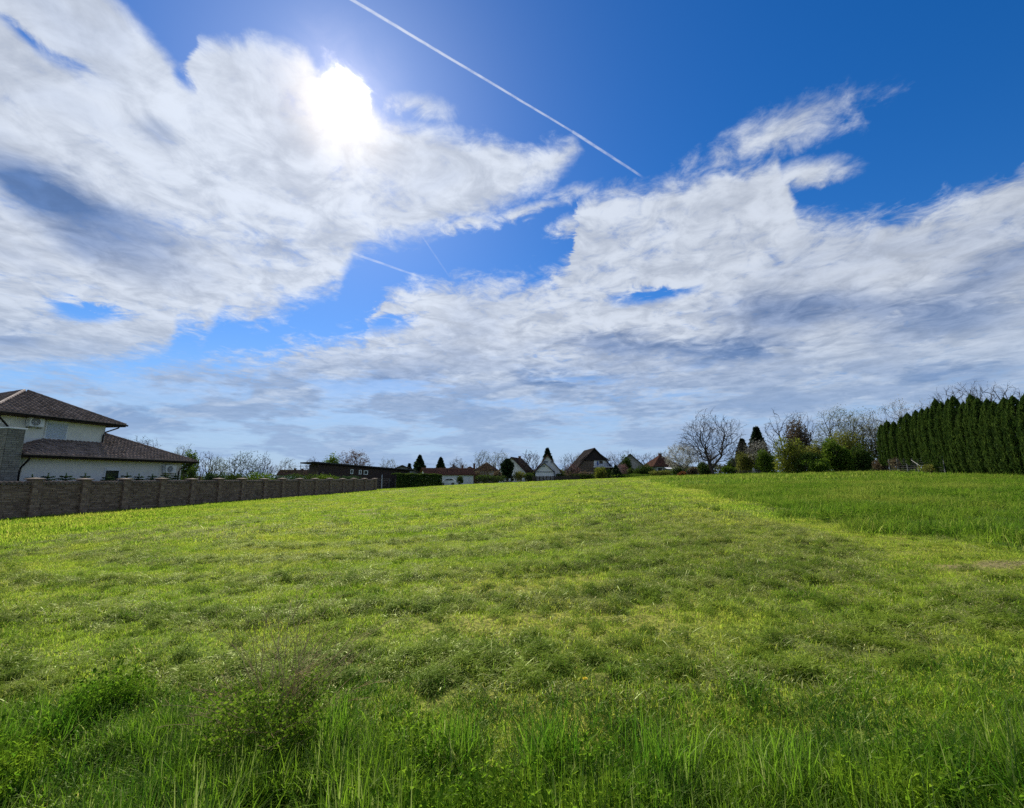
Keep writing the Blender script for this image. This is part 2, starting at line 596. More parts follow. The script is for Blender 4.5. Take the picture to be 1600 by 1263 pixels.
def leafy(name, c1, c2, c3=None, trans=0.45, tc=1.9, rough=0.55, spec=0.25, nscale=1.2, obj_rand=0.3, tipdry=None, stretch=None, tint=(1.0, 1.0, 1.0)):
    """thin leaf or blade: diffuse + translucent + a soft sheen. c1..c2 mixed by per-blade value and noise in the world"""
    m, nb, out = new_mat(name)
    p = geo(nb)
    n = nb.noise(p, nscale, 3.0, 0.55)
    r = attrf(nb, 'rnd')
    f = (r - 0.5) * 0.9 + nb.smooth(n, 0.3, 0.7)
    oi = nb.node('ShaderNodeObjectInfo')
    f = f + (S(nb, oi.outputs['Random']) - 0.5) * obj_rand
    col = nb.mix(nb.math('MULTIPLY', f, 1.0, clamp=True), c1, c2)
    if c3:
        big = nb.noise(p, 0.23, 3.0, 0.6)
        col = nb.mix(nb.smooth(big + (r - 0.5) * 0.25, 0.44, 0.66), col, c3)
    if tipdry:
        col = nb.mix(nb.smooth(r, 0.90, 0.94), col, tipdry)
    dif = nb.node('ShaderNodeBsdfDiffuse')
    nb.put(dif.inputs['Color'], col)
    tr = nb.node('ShaderNodeBsdfTranslucent')
    nb.put(tr.inputs['Color'], nb.vmath('MULTIPLY', col, (tc * tint[0], tc * tint[1], tc * tint[2])))
    ms = nb.node('ShaderNodeMixShader')
    ms.inputs[0].default_value = trans
    nb.nt.links.new(dif.outputs[0], ms.inputs[1])
    nb.nt.links.new(tr.outputs[0], ms.inputs[2])
    gl = nb.node('ShaderNodeBsdfGlossy')
    gl.inputs['Roughness'].default_value = rough
    gl.inputs['Color'].default_value = (0.75, 0.90, 0.45, 1)
    ms2 = nb.node('ShaderNodeMixShader')
    ms2.inputs[0].default_value = spec * 0.085
    nb.nt.links.new(ms.outputs[0], ms2.inputs[1])
    nb.nt.links.new(gl.outputs[0], ms2.inputs[2])
    nb.nt.links.new(ms2.outputs[0], out.inputs[0])
    return m


def principled(nb, out, col, rough=0.8, spec=0.2, bump=None, bdist=0.02, bstr=0.5, metallic=0.0):
    p = nb.node('ShaderNodeBsdfPrincipled')
    nb.put(p.inputs['Base Color'], col if not (isinstance(col, tuple) and len(col) == 3) else col + (1.0,))
    nb.put(p.inputs['Roughness'], rough)
    p.inputs['Specular IOR Level'].default_value = spec
    p.inputs['Metallic'].default_value = metallic
    if bump is not None:
        bn = nb.node('ShaderNodeBump')
        bn.inputs['Strength'].default_value = bstr
        bn.inputs['Distance'].default_value = bdist
        nb.put(bn.inputs['Height'], bump)
        nb.nt.links.new(bn.outputs[0], p.inputs['Normal'])
    nb.nt.links.new(p.outputs[0], out.inputs[0])
    return p


def mottled(name, c1, c2, scale=3.0, detail=5.0, rough=0.85, spec=0.15, bump=0.4, bdist=0.02, streak=None, local=True):
    """a plain surface with irregular tone and a little relief"""
    m, nb, out = new_mat(name)
    t = nb.node('ShaderNodeTexCoord')
    v = S(nb, t.outputs['Object']) if local else geo(nb)
    if streak:
        v = nb.vmath('MULTIPLY', v, streak)
    n = nb.noise(v, scale, detail, 0.6)
    fine = nb.noise(v, scale * 9, 2.0, 0.5)
    col = nb.mix(nb.smooth(n + (fine - 0.5) * 0.35, 0.32, 0.68), c1, c2)
    principled(nb, out, col, rough, spec, fine, bdist, bump)
    return m


# ------------------------------------------------------------------ ground sheet
def build_ground():
    nr = 560
    rr = np.concatenate([[0.0], 0.6 * (150 / 0.6) ** (np.arange(nr) / (nr - 1)), 150 * (3000 / 150) ** (np.arange(1, 40) / 39)])
    a_front = np.radians(np.linspace(-66, 66, 640))
    a_back = np.radians(np.linspace(66, 294, 70)[1:-1])
    aa = np.concatenate([a_front, a_back])
    A, Rr = np.meshgrid(aa, rr)
    X = Rr * np.sin(A)
    Y = Rr * np.cos(A)
    Z = ground_h(X.ravel(), Y.ravel())
    V = np.stack([X.ravel(), Y.ravel(), Z], -1)
    na, nrr = len(aa), len(rr)
    i, j = np.meshgrid(np.arange(nrr - 1), np.arange(na), indexing='ij')
    j2 = (j + 1) % na
    Fc = np.stack([i * na + j, i * na + j2, (i + 1) * na + j2, (i + 1) * na + j], -1).reshape(-1, 4)
    Fc = Fc[:, ::-1]
    me_, st, ve, sw, dr = zones(X.ravel(), Y.ravel())
    me = mesh_np('field', V, Fc, True, {'meadow': me_, 'strip': st, 'verge': ve, 'swath': sw, 'dry': dr, 'soil': soil_w(X.ravel(), Y.ravel())})
    m, nb, out = new_mat('field_turf')
    p = geo(nb)
    n1 = nb.noise(p, 2.2, 6.0, 0.62)
    n2 = nb.noise(p, 22.0, 3.0, 0.6)
    n3 = nb.noise(p, 0.35, 4.0, 0.6)
    n4 = nb.noise(p, 7.0, 4.0, 0.65, 0.5)
    col = nb.mix(nb.smooth(n1, 0.34, 0.66), (0.120, 0.180, 0.022), (0.205, 0.260, 0.036))
    col = nb.mix(nb.smooth(n3, 0.42, 0.66) * 0.55, col, (0.230, 0.245, 0.048))
    col = nb.mix(attrf(nb, 'dry') * nb.smooth(n2, 0.3, 0.7, 0.35, 0.95), col, (0.30, 0.27, 0.055))
    sw = nb.smooth(attrf(nb, 'swath') + (n4 - 0.5) * 1.1, 0.35, 0.75)
    col = nb.mix(sw * 0.60, col, (0.075, 0.105, 0.018))
    col = nb.mix(attrf(nb, 'meadow') * 0.9, col, (0.055, 0.110, 0.010))
    col = nb.mix(attrf(nb, 'strip') * 0.9, col, (0.090, 0.160, 0.012))
    col = nb.mix(attrf(nb, 'verge') * 0.8, col, (0.030, 0.045, 0.012))
    col = nb.mix(attrf(nb, 'soil') * nb.smooth(n2, 0.35, 0.6, 0.2, 0.9), col, (0.20, 0.155, 0.080))
    speck = nb.smooth(n2 + (n4 - 0.5) * 0.6, 0.44, 0.56, 0.62, 1.25)
    col = nb.vmath('SCALE', col, scale=speck)
    bmp = n4 * 0.6 + n2 * 0.4 + n1 * 0.8
    principled(nb, out, col, 0.85, 0.1, bmp, 0.10, 0.7)
    return new_obj('ground', me, mat=m, kind='structure')


ground = build_ground()

# ------------------------------------------------------------------ grass: small patches of real blades, scattered by geometry nodes
def blades(n, rad, hmin, hmax, wid, lean=0.35, curl=0.6, seed=0, segs=3, zig=0.0, dome=0.0, flat=0.0, dirbias=None):
    """n bent tapering blades rooted in a disc; flat > 0 lays them down, dome > 0 heaps them up"""
    g = np.random.default_rng(seed)
    r = rad * np.sqrt(g.random(n))
    th = g.random(n) * 2 * PI
    ox, oy = r * np.cos(th), r * np.sin(th)
    H = hmin + (hmax - hmin) * g.random(n) ** 1.3
    az_ = g.random(n) * 2 * PI
    if dirbias is not None:
        az_ = dirbias + g.normal(0, 0.9, n)
    face = az_ + PI / 2 + g.normal(0, 0.5, n)
    l0 = np.abs(g.normal(0, lean, n)) * (1 - flat) + flat * (1.15 + g.random(n) * 0.5)
    cu = curl * g.random(n)
    W = wid * (0.6 + 0.8 * g.random(n))
    z0 = dome * np.clip(1 - (r / rad) ** 2, 0, 1) * g.random(n) if dome else np.zeros(n)
    lv = segs + 1
    P_ = np.zeros((n, lv, 3))
    P_[:, 0] = np.stack([ox, oy, z0 - 0.01], -1)
    for k in range(1, lv):
        t = l0 + cu * (k / segs) ** 1.5 * 1.6
        st = H / segs
        P_[:, k, 0] = P_[:, k - 1, 0] + np.sin(t) * np.cos(az_) * st
        P_[:, k, 1] = P_[:, k - 1, 1] + np.sin(t) * np.sin(az_) * st
        P_[:, k, 2] = P_[:, k - 1, 2] + np.cos(t) * st
    P_[:, :, 2] = np.maximum(P_[:, :, 2], -0.02)
    wk = np.array([0.8, 1.0, 0.75, 0.4, 0.2][:lv])
    wk[-1] = 0.06
    side = np.stack([np.cos(face), np.sin(face), np.zeros(n)], -1)
    L = P_ - side[:, None] * (W[:, None, None] * wk[None, :, None] * 0.5)
    Rt = P_ + side[:, None] * (W[:, None, None] * wk[None, :, None] * 0.5)
    V = np.stack([L, Rt], 2).reshape(n * lv * 2, 3)
    base = (np.arange(n) * lv * 2)[:, None]
    fs = []
    for k in range(segs):
        a = base + 2 * k
        fs.append(np.concatenate([a, a + 1, a + 3, a + 2], 1))
    Fc = np.concatenate(fs, 0)
    rnd = np.repeat(g.random(n), lv * 2)
    return V, Fc, rnd


def broad_leaves(n, rad, h, size, seed, stem=True, up=0.5):
    """low leafy weeds: little stems carrying pointed leaf pairs"""
    g = np.random.default_rng(seed)
    V, Fc, rn = [], [], []
    for i in range(n):
        r = rad * math.sqrt(g.random())
        th = g.random() * 2 * PI
        x, y = r * math.cos(th), r * math.sin(th)
        hh = h * (0.3 + 0.7 * g.random())
        a0 = g.random() * 2 * PI
        rv = g.random()
        for k in range(3):
            a = a0 + k * 2.1 + g.normal(0, 0.3)
            z = hh * (0.55 + 0.45 * g.random())
            s = size * (0.6 + 0.8 * g.random())
            tilt = up * (0.2 + g.random())
            dxy = np.array([math.cos(a), math.sin(a)])
            sd_ = np.array([-dxy[1], dxy[0]])
            c = len(V)
            tip = (x + dxy[0] * s, y + dxy[1] * s, z + s * tilt * 0.5)
            for q in ((x, y, z), (x + dxy[0] * s * .5 + sd_[0] * s * .34, y + dxy[1] * s * .5 + sd_[1] * s * .34, z + s * tilt * .5), tip,
                      (x + dxy[0] * s * .5 - sd_[0] * s * .34, y + dxy[1] * s * .5 - sd_[1] * s * .34, z + s * tilt * .5)):
                V.append(q)
                rn.append(rv)
            Fc.append((c, c + 1, c + 2, c + 3))
        if stem:
            c = len(V)
            for q in ((x - .0009, y, -.01), (x + .0009, y, -.01), (x + .0005, y, hh), (x - .0005, y, hh)):
                V.append(q)
                rn.append(rv)
            Fc.append((c, c + 1, c + 2, c + 3))
    return np.array(V), np.array(Fc), np.array(rn)


def joined(*sets):
    V, Fc, rn, o = [], [], [], 0
    for v, f, r in sets:
        V.append(v); Fc.append(f + o); rn.append(r); o += len(v)
    return np.concatenate(V), np.concatenate(Fc), np.concatenate(rn)


def scatter(name, pts, variants, mat, label, rot, scl, cat='grass', tilt=0.0):
    """one object of kind 'stuff': instances of the variants (picked at random) on the given ground points"""
    col = bpy.data.collections.new(name + '_patches')
    for k, (v, f, r) in enumerate(variants):
        me = mesh_np(name + '_patch', v, f, False, {'rnd': r})
        me.materials.append(mat)
        o = bpy.data.objects.new(name + '_patch', me)
        col.objects.link(o)
    g = np.random.default_rng(len(pts) + 5)
    n = len(pts)
    me = bpy.data.meshes.new(name)
    me.vertices.add(n)
    me.vertices.foreach_set('co', np.asarray(pts, np.float32).ravel())
    a = me.attributes.new('turn', 'FLOAT_VECTOR', 'POINT')
    rv = np.stack([g.normal(0, tilt, n), g.normal(0, tilt, n), rot], -1).astype(np.float32)
    a.data.foreach_set('vector', rv.ravel())
    a = me.attributes.new('size', 'FLOAT_VECTOR', 'POINT')
    scl = np.asarray(scl, np.float32)
    if scl.ndim == 1:
        scl = np.stack([scl, scl, scl], -1)
    a.data.foreach_set('vector', scl.ravel())
    a = me.attributes.new('pick', 'INT', 'POINT')
    a.data.foreach_set('value', g.integers(0, len(variants), n).astype(np.int32))
    me.materials.append(mat)
    o = new_obj(name, me, label=label, cat=cat, kind='stuff')
    ng = bpy.data.node_groups.new(name, 'GeometryNodeTree')
    ng.interface.new_socket('Geometry', in_out='INPUT', socket_type='NodeSocketGeometry')
    ng.interface.new_socket('Geometry', in_out='OUTPUT', socket_type='NodeSocketGeometry')
    gi = ng.nodes.new('NodeGroupInput')
    go = ng.nodes.new('NodeGroupOutput')
    ip = ng.nodes.new('GeometryNodeInstanceOnPoints')
    ci = ng.nodes.new('GeometryNodeCollectionInfo')
    ci.inputs['Collection'].default_value = col
    ci.inputs['Separate Children'].default_value = True
    ci.inputs['Reset Children'].default_value = True

    def na(nm, t):
        q = ng.nodes.new('GeometryNodeInputNamedAttribute')
        q.data_type = t
        q.inputs['Name'].default_value = nm
        return [s_ for s_ in q.outputs if s_.enabled and s_.name == 'Attribute'][0]
    e2r = ng.nodes.new('FunctionNodeEulerToRotation')
    ng.links.new(na('turn', 'FLOAT_VECTOR'), e2r.inputs[0])
    ng.links.new(gi.outputs[0], ip.inputs['Points'])
    ng.links.new(ci.outputs[0], ip.inputs['Instance'])
    ip.inputs['Pick Instance'].default_value = True
    ng.links.new(na('pick', 'INT'), ip.inputs['Instance Index'])
    ng.links.new(e2r.outputs[0], ip.inputs['Rotation'])
    ng.links.new(na('size', 'FLOAT_VECTOR'), ip.inputs['Scale'])
    ng.links.new(ip.outputs[0], go.inputs[0])
    md = o.modifiers.new('scatter', 'NODES')
    md.node_group = ng
    return o


def fan(n, y0, y1, seed, k=1.22, pad=1.0, power=1.0):
    """n random ground positions in the wedge in front of the camera between y0 and y1 (uniform per area for power 1)"""
    g = np.random.default_rng(seed)
    u = g.random(n)
    y = np.sqrt(y0 ** 2 + (y1 ** 2 - y0 ** 2) * u) if power == 1 else y0 * (y1 / y0) ** u
    x = (g.random(n) * 2 - 1) * (k * y + pad)
    return x, y


def put(x, y, keep):
    keep = keep & (soil_w(x, y) < 0.55)
    x, y = x[keep], y[keep]
    return np.stack([x, y, ground_h(x, y)], -1), x, y


M_mown = leafy('mown_blades', (0.118, 0.205, 0.014), (0.225, 0.310, 0.026), (0.285, 0.315, 0.042), trans=0.60, tc=2.1, spec=0.15, rough=0.5, tipdry=(0.32, 0.28, 0.08))
M_clip = leafy('cut_clippings', (0.100, 0.130, 0.026), (0.330, 0.350, 0.105), (0.230, 0.255, 0.060), trans=0.42, tc=1.9, spec=0.55, rough=0.42, tipdry=(0.50, 0.46, 0.22))
M_meadow = leafy('meadow_blades', (0.050, 0.110, 0.008), (0.120, 0.195, 0.014), (0.160, 0.200, 0.026), trans=0.60, tc=2.1, spec=0.12, rough=0.5, tipdry=(0.24, 0.26, 0.06))
M_tall = leafy('tall_blades', (0.034, 0.095, 0.006), (0.130, 0.225, 0.014), None, trans=0.55, tc=2.05, spec=0.28, rough=0.45, tipdry=(0.17, 0.22, 0.05))
M_weed = leafy('weed_leaves', (0.060, 0.140, 0.008), (0.140, 0.220, 0.014), None, trans=0.60, tc=2.0, spec=0.05, rough=0.6)

wrng = np.random.default_rng(11)
# ---- short mown grass
x, y = fan(30000, 2.0, 14.0, 1)
me_, st_, ve_, sw_, dr_ = zones(x, y)
pk = wrng.random(len(x))
pts, x, y = put(x, y, ((me_ < 0.5) & (pk > 0.25 * dr_)))
vs = [blades(60, 0.17, 0.02, 0.062, 0.0042, 0.6, 0.9, s) for s in (1, 2, 3, 4)]
scatter('mown_grass', pts, vs, M_mown, 'short freshly mown yellow green grass covering the near half of the field', wrng.random(len(x)) * 6.28, 0.75 + 0.6 * wrng.random(len(x)), tilt=0.08)
x, y = fan(30000, 13.0, 46.0, 2)
me_, st_, ve_, sw_, dr_ = zones(x, y)
pts, x, y = put(x, y, (me_ < 0.5) & (wrng.random(len(x)) > 0.35 * dr_))
vs = [blades(70, 0.46, 0.04, 0.10, 0.014, 0.6, 0.7, s, segs=2) for s in (5, 6, 7)]
g_st = zones(x, y)[1]
scatter('mown_grass', pts, vs, M_mown, 'short mown grass in the middle distance of the field', wrng.random(len(x)) * 6.28, (0.75 + 0.5 * wrng.random(len(x))) * (1 + 0.8 * g_st), tilt=0.05)
x, y = fan(18000, 44.0, 112.0, 3, pad=6)
me_, st_, ve_, sw_, dr_ = zones(x, y)
pts, x, y = put(x, y, (me_ < 0.5) & (wrng.random(len(x)) > 0.3 * dr_))
vs = [blades(80, 1.3, 0.05, 0.13, 0.035, 0.6, 0.6, s, segs=2) for s in (8, 9)]
scatter('mown_grass', pts, vs, M_mown, 'short bright grass at the far end of the mown field', wrng.random(len(x)) * 6.28, 0.75 + 0.5 * wrng.random(len(x)))

# ---- clippings lying in loose rows and heaps
x, y = fan(40000, 3.4, 17.0, 4)
me_, st_, ve_, sw_, dr_ = zones(x, y)
pts, x, y = put(x, y, (me_ < 0.4) & (st_ < 0.5) & (ve_ < 0.6) & (wrng.random(len(x)) < sw_ ** 1.2 + 0.05))
vs = [blades(64, 0.15, 0.03, 0.12, 0.0046, 0.3, 1.5, s, dome=0.075, flat=0.72) for s in (21, 22, 23, 24)]
scatter('grass_clippings', pts, vs, M_clip, 'pale tangled grass clippings lying in rows on the near field', wrng.random(len(x)) * 6.28, 0.7 + 0.8 * wrng.random(len(x)) ** 2, cat='clippings', tilt=0.15)
x, y = fan(50000, 16.0, 75.0, 5)
me_, st_, ve_, sw_, dr_ = zones(x, y)
pts, x, y = put(x, y, (me_ < 0.4) & (st_ < 0.5) & (wrng.random(len(x)) < 0.9 * sw_ ** 1.5))
vs = [blades(40, 0.30, 0.05, 0.2, 0.016, 0.3, 1.2, s, segs=2, dome=0.10, flat=0.7) for s in (25, 26, 27)]
scatter('grass_clippings', pts, vs, M_clip, 'dry clippings left in long rows towards the far end of the field', wrng.random(len(x)) * 6.28, 0.6 + 0.8 * wrng.random(len(x)) ** 2, cat='clippings', tilt=0.1)
# darker heaps: clumps of fresh green clippings standing proud
x, y = fan(24000, 3.8, 80.0, 6, power=0)
me_, st_, ve_, sw_, dr_ = zones(x, y)
pts, x, y = put(x, y, (me_ < 0.3) & (st_ < 0.5) & (ve_ < 0.3) & (wrng.random(len(x)) < 0.42 * sw_ ** 1.2 + 0.05))
vs = [blades(220, 0.095, 0.03, 0.09, 0.0048, 0.5, 1.3, s, dome=0.11, flat=0.65) for s in (31, 32, 33)]
M_clump = leafy('fresh_clump', (0.075, 0.135, 0.012), (0.235, 0.320, 0.036), None, trans=0.30, tc=1.8, spec=0.20, rough=0.45)
scatter('clipping_heaps', pts, vs, M_clump, 'small tangled heaps of fresh clippings dotted along the rows', wrng.random(len(x)) * 6.28,
        np.stack([0.7 + 1.1 * wrng.random(len(x)), 0.6 + 0.5 * wrng.random(len(x)), 0.6 + 0.7 * wrng.random(len(x))], -1) * (1 + 0.009 * y[:, None]), cat='clippings')
# clumps of uncut grass left by the mower
x, y = fan(2600, 3.4, 60.0, 7, power=0)
me_, st_, ve_, sw_, dr_ = zones(x, y)
nn = fbm(x * 0.5, y * 0.5, 71, 3)
pts, x, y = put(x, y, (me_ < 0.3) & (ve_ < 0.3) & (nn > 0.62))
vs = [blades(46, 0.10, 0.05, 0.13, 0.007, 0.4, 0.8, s) for s in (35, 36, 37)]
scatter('uncut_tufts', pts, vs, M_meadow, 'loose greener tufts of uncut grass scattered over the mown field', wrng.random(len(x)) * 6.28, 0.6 + 0.7 * wrng.random(len(x)))

# ---- meadow on the right and long strip by the wall
x, y = fan(26000, 5.5, 36.0, 8, pad=3)
me_, st_, ve_, sw_, dr_ = zones(x, y)
pts, x, y = put(x, y, (me_ + st_ > 0.45))
s_ = zones(x, y)[1]
vs = [blades(90, 0.26, 0.08, 0.30, 0.006, 0.45, 0.9, s) for s in (41, 42, 43)] + [joined(blades(30, 0.26, 0.10, 0.30, 0.008, 0.4, 0.8, 44), broad_leaves(16, 0.24, 0.16, 0.05, 45))]
scatter('meadow_grass', pts, vs, M_meadow, 'knee high unmown green grass on the near right side of the field', wrng.random(len(x)) * 6.28, (0.6 + 0.8 * wrng.random(len(x)) ** 1.5) * (0.75 + 0.6 * fbm(x * 0.5, y * 0.5, 95, 3)) * (1 - 0.55 * (s_ > 0.4)) * (1 + 0.35 * (zones(x, y)[0] < 0.98) * (s_ < 0.4)))
x, y = fan(20000, 34.0, 112.0, 9, pad=8)
me_, st_, ve_, sw_, dr_ = zones(x, y)
pts, x, y = put(x, y, (me_ + st_ > 0.45))
s_ = zones(x, y)[1]
vs = [blades(80, 0.9, 0.10, 0.34, 0.028, 0.45, 0.8, s, segs=2) for s in (46, 47, 48)]
scatter('meadow_grass', pts, vs, M_meadow, 'unmown green grass running up to the hedge and gardens', wrng.random(len(x)) * 6.28, (0.7 + 0.6 * wrng.random(len(x)) ** 1.5) * (1 - 0.5 * (s_ > 0.4)))

# ---- tall verge next to the camera
x, y = fan(11000, 1.15, 5.2, 12, pad=1.6)
me_, st_, ve_, sw_, dr_ = zones(x, y)
nn = fbm(x * 1.1 + 5, y * 1.1, 81, 3)
pts, x, y = put(x, y, (ve_ > 0.3) & (nn > 0.38))
vs = [blades(36, 0.075, 0.12, 0.36, 0.0068, 0.28, 0.95, s, segs=4) for s in (51, 52, 53, 54)]
size = (0.55 + 0.75 * np.clip((fbm(x * 0.9, y * 0.9, 85, 3) - 0.35) * 2.6, 0, 1)) * (0.8 + 0.35 * wrng.random(len(x)))
size *= np.clip((5.0 - y) / 1.6, 0.45, 1)
scatter('verge_grass', pts, vs, M_tall, 'tall lush green grass blades along the near edge of the field', wrng.random(len(x)) * 6.28, size, tilt=0.10)
x, y = fan(11000, 1.15, 5.6, 13, pad=1.6)
me_, st_, ve_, sw_, dr_ = zones(x, y)
pts, x, y = put(x, y, (ve_ > 0.1) | (wrng.random(len(x)) < np.clip((4.2 - y) / 1.5, 0, 1) * .4))
vs = [blades(70, 0.13, 0.04, 0.16, 0.0055, 0.6, 1.1, s) for s in (56, 57)] + [joined(blades(40, 0.13, 0.04, 0.14, 0.0055, 0.6, 1.1, 58), broad_leaves(9, 0.13, 0.10, 0.012, 59, up=1.5))]
scatter('verge_grass', pts, vs, M_tall, 'short dense grass under the tall blades at the near edge', wrng.random(len(x)) * 6.28, 0.7 + 0.6 * wrng.random(len(x)))
x, y = fan(5000, 1.15, 4.8, 14, pad=1.6)
me_, st_, ve_, sw_, dr_ = zones(x, y)
nn = fbm(x * 0.9 + 9, y * 0.9, 91, 3)
pts, x, y = put(x, y, (ve_ > 0.3) & (nn > 0.57))
vs = [broad_leaves(44, 0.12, h, s, q, up=1.6) for h, s, q in ((0.16, 0.015, 61), (0.22, 0.018, 62), (0.10, 0.012, 63))]
scatter('leafy_weeds', pts, vs, M_weed, 'small leafy green weeds growing among the verge grass', wrng.random(len(x)) * 6.28, 0.8 + 0.7 * wrng.random(len(x)), cat='weeds')

# ------------------------------------------------------------------ mesh builder for built things
class MB:
    def __init__(self):
        self.V, self.Fc, self.rn = [], [], []

    def quadbox(self, pts, r=None):
        """8 corners: bottom ring of four then top ring of four"""
        c = len(self.V)
        self.V += [tuple(p) for p in pts]
        self.rn += [random.random() if r is None else r] * 8
        for f in ((0, 3, 2, 1), (4, 5, 6, 7), (0, 1, 5, 4), (1, 2, 6, 5), (2, 3, 7, 6), (3, 0, 4, 7)):
            self.Fc.append([c + i for i in f])

    def box(self, x0, x1, y0, y1, z0, z1, r=None):
        self.quadbox([(x0, y0, z0), (x1, y0, z0), (x1, y1, z0), (x0, y1, z0), (x0, y0, z1), (x1, y0, z1), (x1, y1, z1), (x0, y1, z1)], r)

    def solid(self, pts, off):
        """a flat polygon thickened by the vector off"""
        n = len(pts)
        c = len(self.V)
        off = Vector(off)
        self.V += [tuple(p) for p in pts] + [tuple(Vector(p) + off) for p in pts]
        self.rn += [random.random()] * (2 * n)
        self.Fc.append([c + i for i in range(n)][::-1])
        self.Fc.append([c + n + i for i in range(n)])
        for i in range(n):
            j = (i + 1) % n
            self.Fc.append([c + i, c + j, c + n + j, c + n + i])

    def tube(self, pts, r, k=8, r1=None):
        pts = [Vector(p) for p in pts]
        rv = random.random()
        rings = []
        for i, p in enumerate(pts):
            t = (pts[min(i + 1, len(pts) - 1)] - pts[max(i - 1, 0)]).normalized()
            a = t.orthogonal().normalized()
            if abs(t.z) < 0.99:
                a = t.cross(Vector((0, 0, 1))).normalized()
            bb = t.cross(a)
            rr = r if r1 is None else r + (r1 - r) * i / (len(pts) - 1)
            c = len(self.V)
            for q in range(k):
                an = 2 * PI * q / k
                self.V.append(tuple(p + (a * math.cos(an) + bb * math.sin(an)) * rr))
                self.rn.append(rv)
            rings.append(c)
        for c0, c1 in zip(rings, rings[1:]):
            for q in range(k):
                self.Fc.append([c0 + q, c0 + (q + 1) % k, c1 + (q + 1) % k, c1 + q])
        self.Fc.append([rings[0] + q for q in range(k)][::-1])
        self.Fc.append([rings[-1] + q for q in range(k)])

    def ring(self, cen, axis, r0, r1, th, k=20):
        """flat annulus of thickness th around axis (unit vector)"""
        cen, axis = Vector(cen), Vector(axis).normalized()
        a = axis.orthogonal().normalized()
        bb = axis.cross(a)
        c = len(self.V)
        for i in range(k):
            an = 2 * PI * i / k
            d = a * math.cos(an) + bb * math.sin(an)
            for rr, o in ((r0, 0), (r1, 0), (r1, th), (r0, th)):
                self.V.append(tuple(cen + d * rr + axis * o))
                self.rn.append(0.5)
        for i in range(k):
            j = (i + 1) % k
            for q in range(4):
                self.Fc.append([c + i * 4 + q, c + j * 4 + q, c + j * 4 + (q + 1) % 4, c + i * 4 + (q + 1) % 4])

    def mesh(self, name, bevel=0.0):
        me = bpy.data.meshes.new(name)
        me.from_pydata(self.V, [], self.Fc)
        a = me.attributes.new('rnd', 'FLOAT', 'POINT')
        a.data.foreach_set('value', np.array(self.rn, np.float32))
        me.update()
        bm = bmesh.new()
        bm.from_mesh(me)
        bmesh.ops.recalc_face_normals(bm, faces=bm.faces)
        if bevel:
            bmesh.ops.bevel(bm, geom=[e for e in bm.edges], offset=bevel, segments=1, affect='EDGES')
        bm.to_mesh(me)
        bm.free()
        return me

    def build(self, name, mat, parent=None, bevel=0.0, **kw):
        return new_obj(name, self.mesh(name, bevel), parent, mat, **kw)


def per_piece(name, c1, c2, rough=0.85, grain=6.0, spec=0.15, bump=0.4, moss=None):
    """tone varies from piece to piece (attribute rnd) and a little inside each piece"""
    m, nb, out = new_mat(name)
    t = nb.node('ShaderNodeTexCoord')
    v = S(nb, t.outputs['Object'])
    n = nb.noise(v, grain, 4.0, 0.6)
    big = nb.noise(v, 0.7, 3.0, 0.6)
    f = attrf(nb, 'rnd') * 0.75 + (n - 0.5) * 0.7 + (big - 0.5) * 0.5 + 0.1
    col = nb.mix(nb.math('MULTIPLY', f, 1.0, clamp=True), c1, c2)
    if moss:
        col = nb.mix(nb.smooth(big + (n - 0.5) * 0.4, 0.52, 0.68) * 0.6, col, moss)
    principled(nb, out, col, rough, spec, n, 0.01, bump)
    return m


M_stucco = mottled('pale_stucco', (0.70, 0.67, 0.59), (0.78, 0.75, 0.67), 2.2, 6, 0.9, 0.1, 0.12, 0.006)
M_white = mottled('white_paint', (0.66, 0.66, 0.63), (0.78, 0.78, 0.75), 3, 4, 0.6, 0.3, 0.1, 0.004)
M_offwhite = mottled('white_render', (0.70, 0.70, 0.67), (0.80, 0.80, 0.77), 1.2, 5, 0.85, 0.1, 0.1, 0.005)
M_tile = per_piece('brown_roof_tile', (0.130, 0.092, 0.070), (0.310, 0.225, 0.175), 0.9, 5.0, 0.05, 0.1)
M_tilered = per_piece('red_roof_tile', (0.080, 0.036, 0.026), (0.150, 0.070, 0.048), 0.9, 5.0, 0.05, 0.1, moss=(0.07, 0.06, 0.03))
M_tilebrown = per_piece('weathered_roof_tile', (0.055, 0.034, 0.024), (0.13, 0.08, 0.055), 0.9, 4.0, 0.05, 0.1, moss=(0.06, 0.07, 0.03))
M_tiledark = per_piece('dark_roof_shingle', (0.022, 0.018, 0.018), (0.050, 0.038, 0.036), 0.9, 4.0, 0.05, 0.1)
M_tilegrey = per_piece('grey_roof_tile', (0.07, 0.062, 0.058), (0.14, 0.12, 0.11), 0.9, 4.0, 0.05, 0.1)
M_ridge = per_piece('pale_ridge_tile', (0.17, 0.12, 0.10), (0.27, 0.20, 0.17), 0.6, 5.0, 0.3)
M_dark = mottled('dark_gutter_metal', (0.022, 0.019, 0.018), (0.038, 0.034, 0.031), 5, 3, 0.85, 0.08, 0.05, 0.002)
M_soffit = mottled('dark_soffit_wood', (0.035, 0.025, 0.02), (0.07, 0.05, 0.04), 4, 4, 0.8, 0.1, 0.3, 0.005)
M_glass, _nb, _o = new_mat('window_glass')
principled(_nb, _o, (0.018, 0.024, 0.028), 0.06, 0.8)
M_shutter, _nb, _o = new_mat('roller_shutter')
_t = _nb.node('ShaderNodeTexCoord')
_w = _nb.node('ShaderNodeTexWave', bands_direction='Z')
_nb.nt.links.new(_t.outputs['Object'], _w.inputs['Vector'])
_w.inputs['Scale'].default_value = 6.0
principled(_nb, _o, (0.55, 0.60, 0.66), 0.5, 0.3, S(_nb, _w.outputs['Fac']), 0.01, 0.8)
